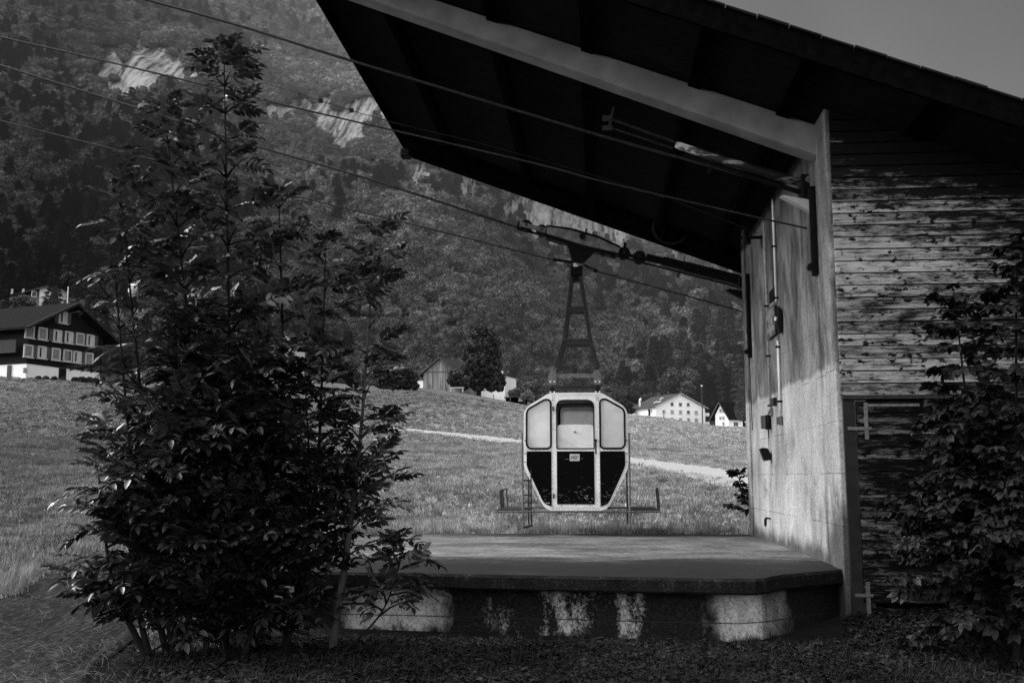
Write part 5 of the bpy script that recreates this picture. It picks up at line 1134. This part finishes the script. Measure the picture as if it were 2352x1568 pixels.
for i, (px, py, d, w_, lab) in enumerate(((215, 700, 200, 26, 'grey slope tree just right of the chalet ridge'), (130, 645, 330, 26, 'rounded slope tree above the chalet ridge'), (1250, 905, 300, 22, 'leafy tree behind the left shoulder of the gondola'), (1395, 905, 330, 24, 'leafy tree just right of the gondola roof'))):
    field_tree('slope_tree', lab, px, d, [(px-w_*.4, py, w_*.5), (px+w_*.4, py+3, w_*.5), (px, py-w_*.4, w_*.5), (px, py+w_*.3, w_*.55)], 4000, .4, MT['leaf_tree'] if i < 2 else MT['leaf_shrub'], trunk_r=.2)

# ------------------------------------------------------------------ young ash trees with feathered leaves
def leaflet(w_=.42, fold=.08, droop=.1): return [(0,0,0),(-w_*.5,.3,fold),(-w_*.42,.65,fold-droop*.5),(0,1,-droop),(w_*.42,.65,fold-droop*.5),(w_*.5,.3,fold),(0,.32,0),(0,.66,-droop*.4)], [(0,6,1),(6,7,2,1),(7,3,2),(0,5,6),(5,4,7,6),(4,3,7)]
def pinnate(pairs, L=1.0, ll=.36, droop=.35, seed=0):
    rs = random.Random(seed); V, F = [], []
    def rp(t): return np.array([0, L*t*(1-.12*t), -droop*L*t*t])
    def rdir(t): d = np.array([0, 1-.24*t, -2*droop*t]); return d/np.linalg.norm(d)
    lv, lf = leaflet(); lv = np.array(lv)
    def put(base, dirv, s):
        up = np.array([0, 0, 1.]); x = np.cross(dirv, up); x /= np.linalg.norm(x); z = np.cross(x, dirv); M = np.stack([x, dirv, z], axis=1)*s
        o = len(V); V.extend((lv@M.T+base).tolist()); F.extend(tuple(i+o for i in f) for f in lf)
    for i in range(pairs):
        t = .25+.65*i/(pairs-1)
        for s in (-1, 1):
            a = rad(58+rs.uniform(-10, 10)); r_ = rdir(t); d = r_*math.cos(a)+np.array([s, 0, 0])*math.sin(a)+np.array([0, 0, rs.uniform(-.16, .12)]); put(rp(t), d/np.linalg.norm(d), ll*(.8+.35*math.sin(t*3))*rs.uniform(.85, 1.1))
    put(rp(.95), rdir(.95), ll*1.05)
    o = len(V)
    for i in range(5): p = rp(i/5*.98+.01); V.extend([(p[0]-.008, p[1], p[2]), (p[0]+.008, p[1], p[2])])
    for i in range(4): F.append((o+2*i, o+2*i+1, o+2*i+3, o+2*i+2))
    return Tpl(V, F)
ASH = [pinnate(4, seed=1, droop=.16), pinnate(5, seed=2, droop=.28, ll=.33), pinnate(5, seed=3, droop=.08, ll=.34), pinnate(4, seed=4, droop=.35, ll=.37), pinnate(3, seed=5, droop=.2, ll=.3), pinnate(6, seed=6, droop=.2, ll=.3)]
def sapling(name, label, base, top, prof_, Y, nb, mat, tpls, leafL=.285, bend=.15, start=.1, trunk_r=.035, spacing=.086, cat='tree', bark='bark_dark', up=.95, group=None, bias=(0, 0), lz=(-.55, .3), ul=.38):
    B = on(1, base[0], base[1], Y); B = np.array([B[0], Y, ground(B[0], Y)]); T = on(1, top[0], top[1], Y+random.uniform(-.2, .3)); o = thing(name, B, label, cat, group)
    mid = (B+T)/2+np.array([bend, random.uniform(-.1, .1), 0]); path = catn([B, B+(mid-B)*.5+np.array([bend*.4, 0, 0]), mid, T], 10); path = np.array(path)
    m = MB(); m.tube(path, list(np.linspace(trunk_r, .005, len(path))), 8); Hh = T[2]-B[2]; LP, LD, LU, LS = [], [], [], []
    def leaves(p, d, L, k):
        n = max(2, int(L/spacing)); seg = []
        for i in range(n+1):
            t = (i+.4*random.random())/n; q = p+d*L*t+np.array([0, 0, -.30*L*t*t]); seg.append(q)
            if t < .12: continue
            for s in (-1, 1):
                side = np.cross(d, [0, 0, 1.]); side /= np.linalg.norm(side)+1e-6
                a = random.uniform(.6, 1.15)*(1 if t < .9 else .4); dd = d*math.cos(a)+side*s*math.sin(a)+np.array([0, 0, random.uniform(*lz)]); dd /= np.linalg.norm(dd)
                LP.append(q); LD.append(dd); LU.append(np.array([random.gauss(0, ul), random.gauss(0, ul), 1.])); LS.append(leafL*random.choice((.45, .7, .85, 1, 1.1, 1.2)))
        return seg
    nb = int(nb*1.22)
    for i in range(nb):
        t = start+(1-start)*((i+random.random()*.6)/nb)**.85; t = min(t, .985); p = path[min(len(path)-1, int(t*(len(path)-1)))]
        a = i*2.4+random.uniform(-.5, .5); L = prof_(t)*random.uniform(.6, 1.1); d = np.array([math.cos(a)+bias[0], math.sin(a)*.8+bias[1], random.uniform(.1, 1.0)*up/.55]); d /= np.linalg.norm(d)
        sg = leaves(p, d, L, 0); m.tube([p]+sg[1:], list(np.linspace(.012, .003, len(sg))), 5)
        if L > .55:
            for _ in range(int(L/.28)):
                u_ = random.uniform(.25, .85); q = p+d*L*u_+np.array([0, 0, -.22*L*u_*u_]); d2 = d+np.array([random.gauss(0, .7), random.gauss(0, .7), random.uniform(-.1, .6)]); d2 /= np.linalg.norm(d2); L2 = L*random.uniform(.3, .5); s2 = leaves(q, d2, L2, 1); m.tube([q]+s2[1:], list(np.linspace(.006, .002, len(s2))), 4)
    for _ in range(6): LP.append(path[-1]); LD.append(np.array([random.gauss(0, .7), random.gauss(0, .7), .55])); LU.append(np.array([0, .1, 1.])); LS.append(leafL*.75)
    m.build('trunk', MT[bark], o, smooth=True)
    LP, LD, LU, LS = map(np.array, (LP, LD, LU, LS)); LD = LD/np.linalg.norm(LD, axis=1, keepdims=True); Ms = frames(LD, LU)*LS[:, None, None]; k = RNG.integers(0, len(tpls), len(LP))
    stamp('foliage', [(tp, Ms[k == i], LP[k == i]) for i, tp in enumerate(tpls)], mat, o); return o
pr = lambda a, b=.12: (lambda t: a*1.08*(1-t)**.72*(.62+.66*math.sin(min(1, t*1.9)*1.57))+b*(1-.5*t))
G = 'young ash saplings growing in front of the platform'
S = lambda lab, base, top, w_, Y, nb, shade=False, **kw: sapling('ash_sapling', lab, base, top, pr(w_), Y, nb, MT['leaf_painted_shade' if shade else 'leaf_ash'], ASH, group=G, **kw)
S('tallest young ash with feathered leaves reaching above the ropes', (520, 1445), (514, 108), .80, 9.0, 70, bend=.05)
S('second tallest young ash, just left of the tallest one', (430, 1440), (376, 245), .68, 8.8, 58)
S('slender ash sapling leaning out left of the two tall ones', (405, 1440), (272, 400), .40, 8.7, 36, bend=-.05)
S('leftmost ash sapling, its tip bending toward the dark chalet', (390, 1445), (262, 600), .34, 8.7, 28, bend=-.08)
S('bushy ash sapling right of the tallest, tip below the second rope', (580, 1450), (640, 448), .50, 9.1, 40)
S('middle ash sapling with a thin straight leader in front of the barn side', (650, 1445), (748, 560), .30, 9.3, 18, start=.3)
S('rightmost ash sapling on a leaning grey stem with a narrow pointed tip', (762, 1440), (862, 530), .42, 9.2, 34, bend=.04, start=.32, trunk_r=.042, bark='bark')
S('low ash sapling spreading over the meadow edge at far left', (350, 1450), (225, 1075), .38, 8.6, 12, bend=-.1, up=.5, start=.3)
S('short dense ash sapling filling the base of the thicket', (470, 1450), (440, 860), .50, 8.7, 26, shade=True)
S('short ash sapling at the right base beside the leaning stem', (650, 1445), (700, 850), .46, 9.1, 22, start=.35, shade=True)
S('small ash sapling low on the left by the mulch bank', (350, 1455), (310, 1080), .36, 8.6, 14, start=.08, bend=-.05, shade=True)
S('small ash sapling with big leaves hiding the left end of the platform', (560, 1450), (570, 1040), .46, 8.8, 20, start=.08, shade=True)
S('twig of ash arching right over the platform edge', (770, 1430), (930, 1250), .26, 9.0, 9, start=.5, trunk_r=.012)

# ------------------------------------------------------------------ elder bushes at the right
def ovate(n=3, seed=0):
    rs = random.Random(seed); V, F = [], []; lv, lf = leaflet(.62, .07, .16); lv = np.array(lv)
    for i in range(n):
        a = [0, .95, -.95, 1.9, -1.9][i]; d = np.array([math.sin(a), math.cos(a), -.25-.1*rs.random()]); d /= np.linalg.norm(d); x = np.cross(d, [0, 0, 1.]); x /= np.linalg.norm(x); z = np.cross(x, d); M = np.stack([x, d, z], axis=1)*(.8+.3*rs.random()); o = len(V)
        V.extend((lv@M.T+np.array([0, .28, 0])).tolist()); F.extend(tuple(q+o for q in f) for f in lf)
    return Tpl(V, F)
ELD = [ovate(3, 1), ovate(5, 2), ovate(3, 3)]
def elder(lab, base, top, w_, Y, nb, **kw): return sapling('elder_bush', lab, base, top, pr(w_, .2), Y, nb, MT['leaf_elder'], ELD, leafL=.095, spacing=.05, group='broad leaved bushes growing against the barn', cat='bush', lz=(-.7, .2), ul=.5, **kw)
elder('tall broad-leaved bush spilling over the barn boards at the right edge', (2330, 1440), (2335, 545), .85, 9.0, 70, bend=.0, bias=(-.25, -.1), up=.35)
elder('broad-leaved bush in the middle, its branches drooping across the door', (2255, 1440), (2190, 660), .72, 9.3, 60, bend=.05, bias=(-.15, 0), up=.3, start=.3)
elder('leafy bush at the extreme right with upright shoots', (2420, 1440), (2400, 640), .75, 8.8, 54, bias=(-.3, 0), start=.15)
elder('low broad-leaved shoot pushing out left across the dark door', (2280, 1440), (2165, 900), .62, 9.2, 30, bend=.1, bias=(-.45, 0), up=.2, start=.35)
elder('lowest broad-leaved bush near the broken bottom of the door', (2330, 1450), (2280, 1150), .5, 9.1, 26, start=.2, bias=(-.3, 0))
# shrub at the far corner of the wall
sapling('corner_shrub', 'small upright shrub growing at the far foot of the concrete wall', (1716, 1222), (1690, 1085), pr(.42, .15), 18.2, 16, MT['leaf_elder'], ELD, leafL=.10, spacing=.06, cat='shrub', start=.35, trunk_r=.018, up=1.0)
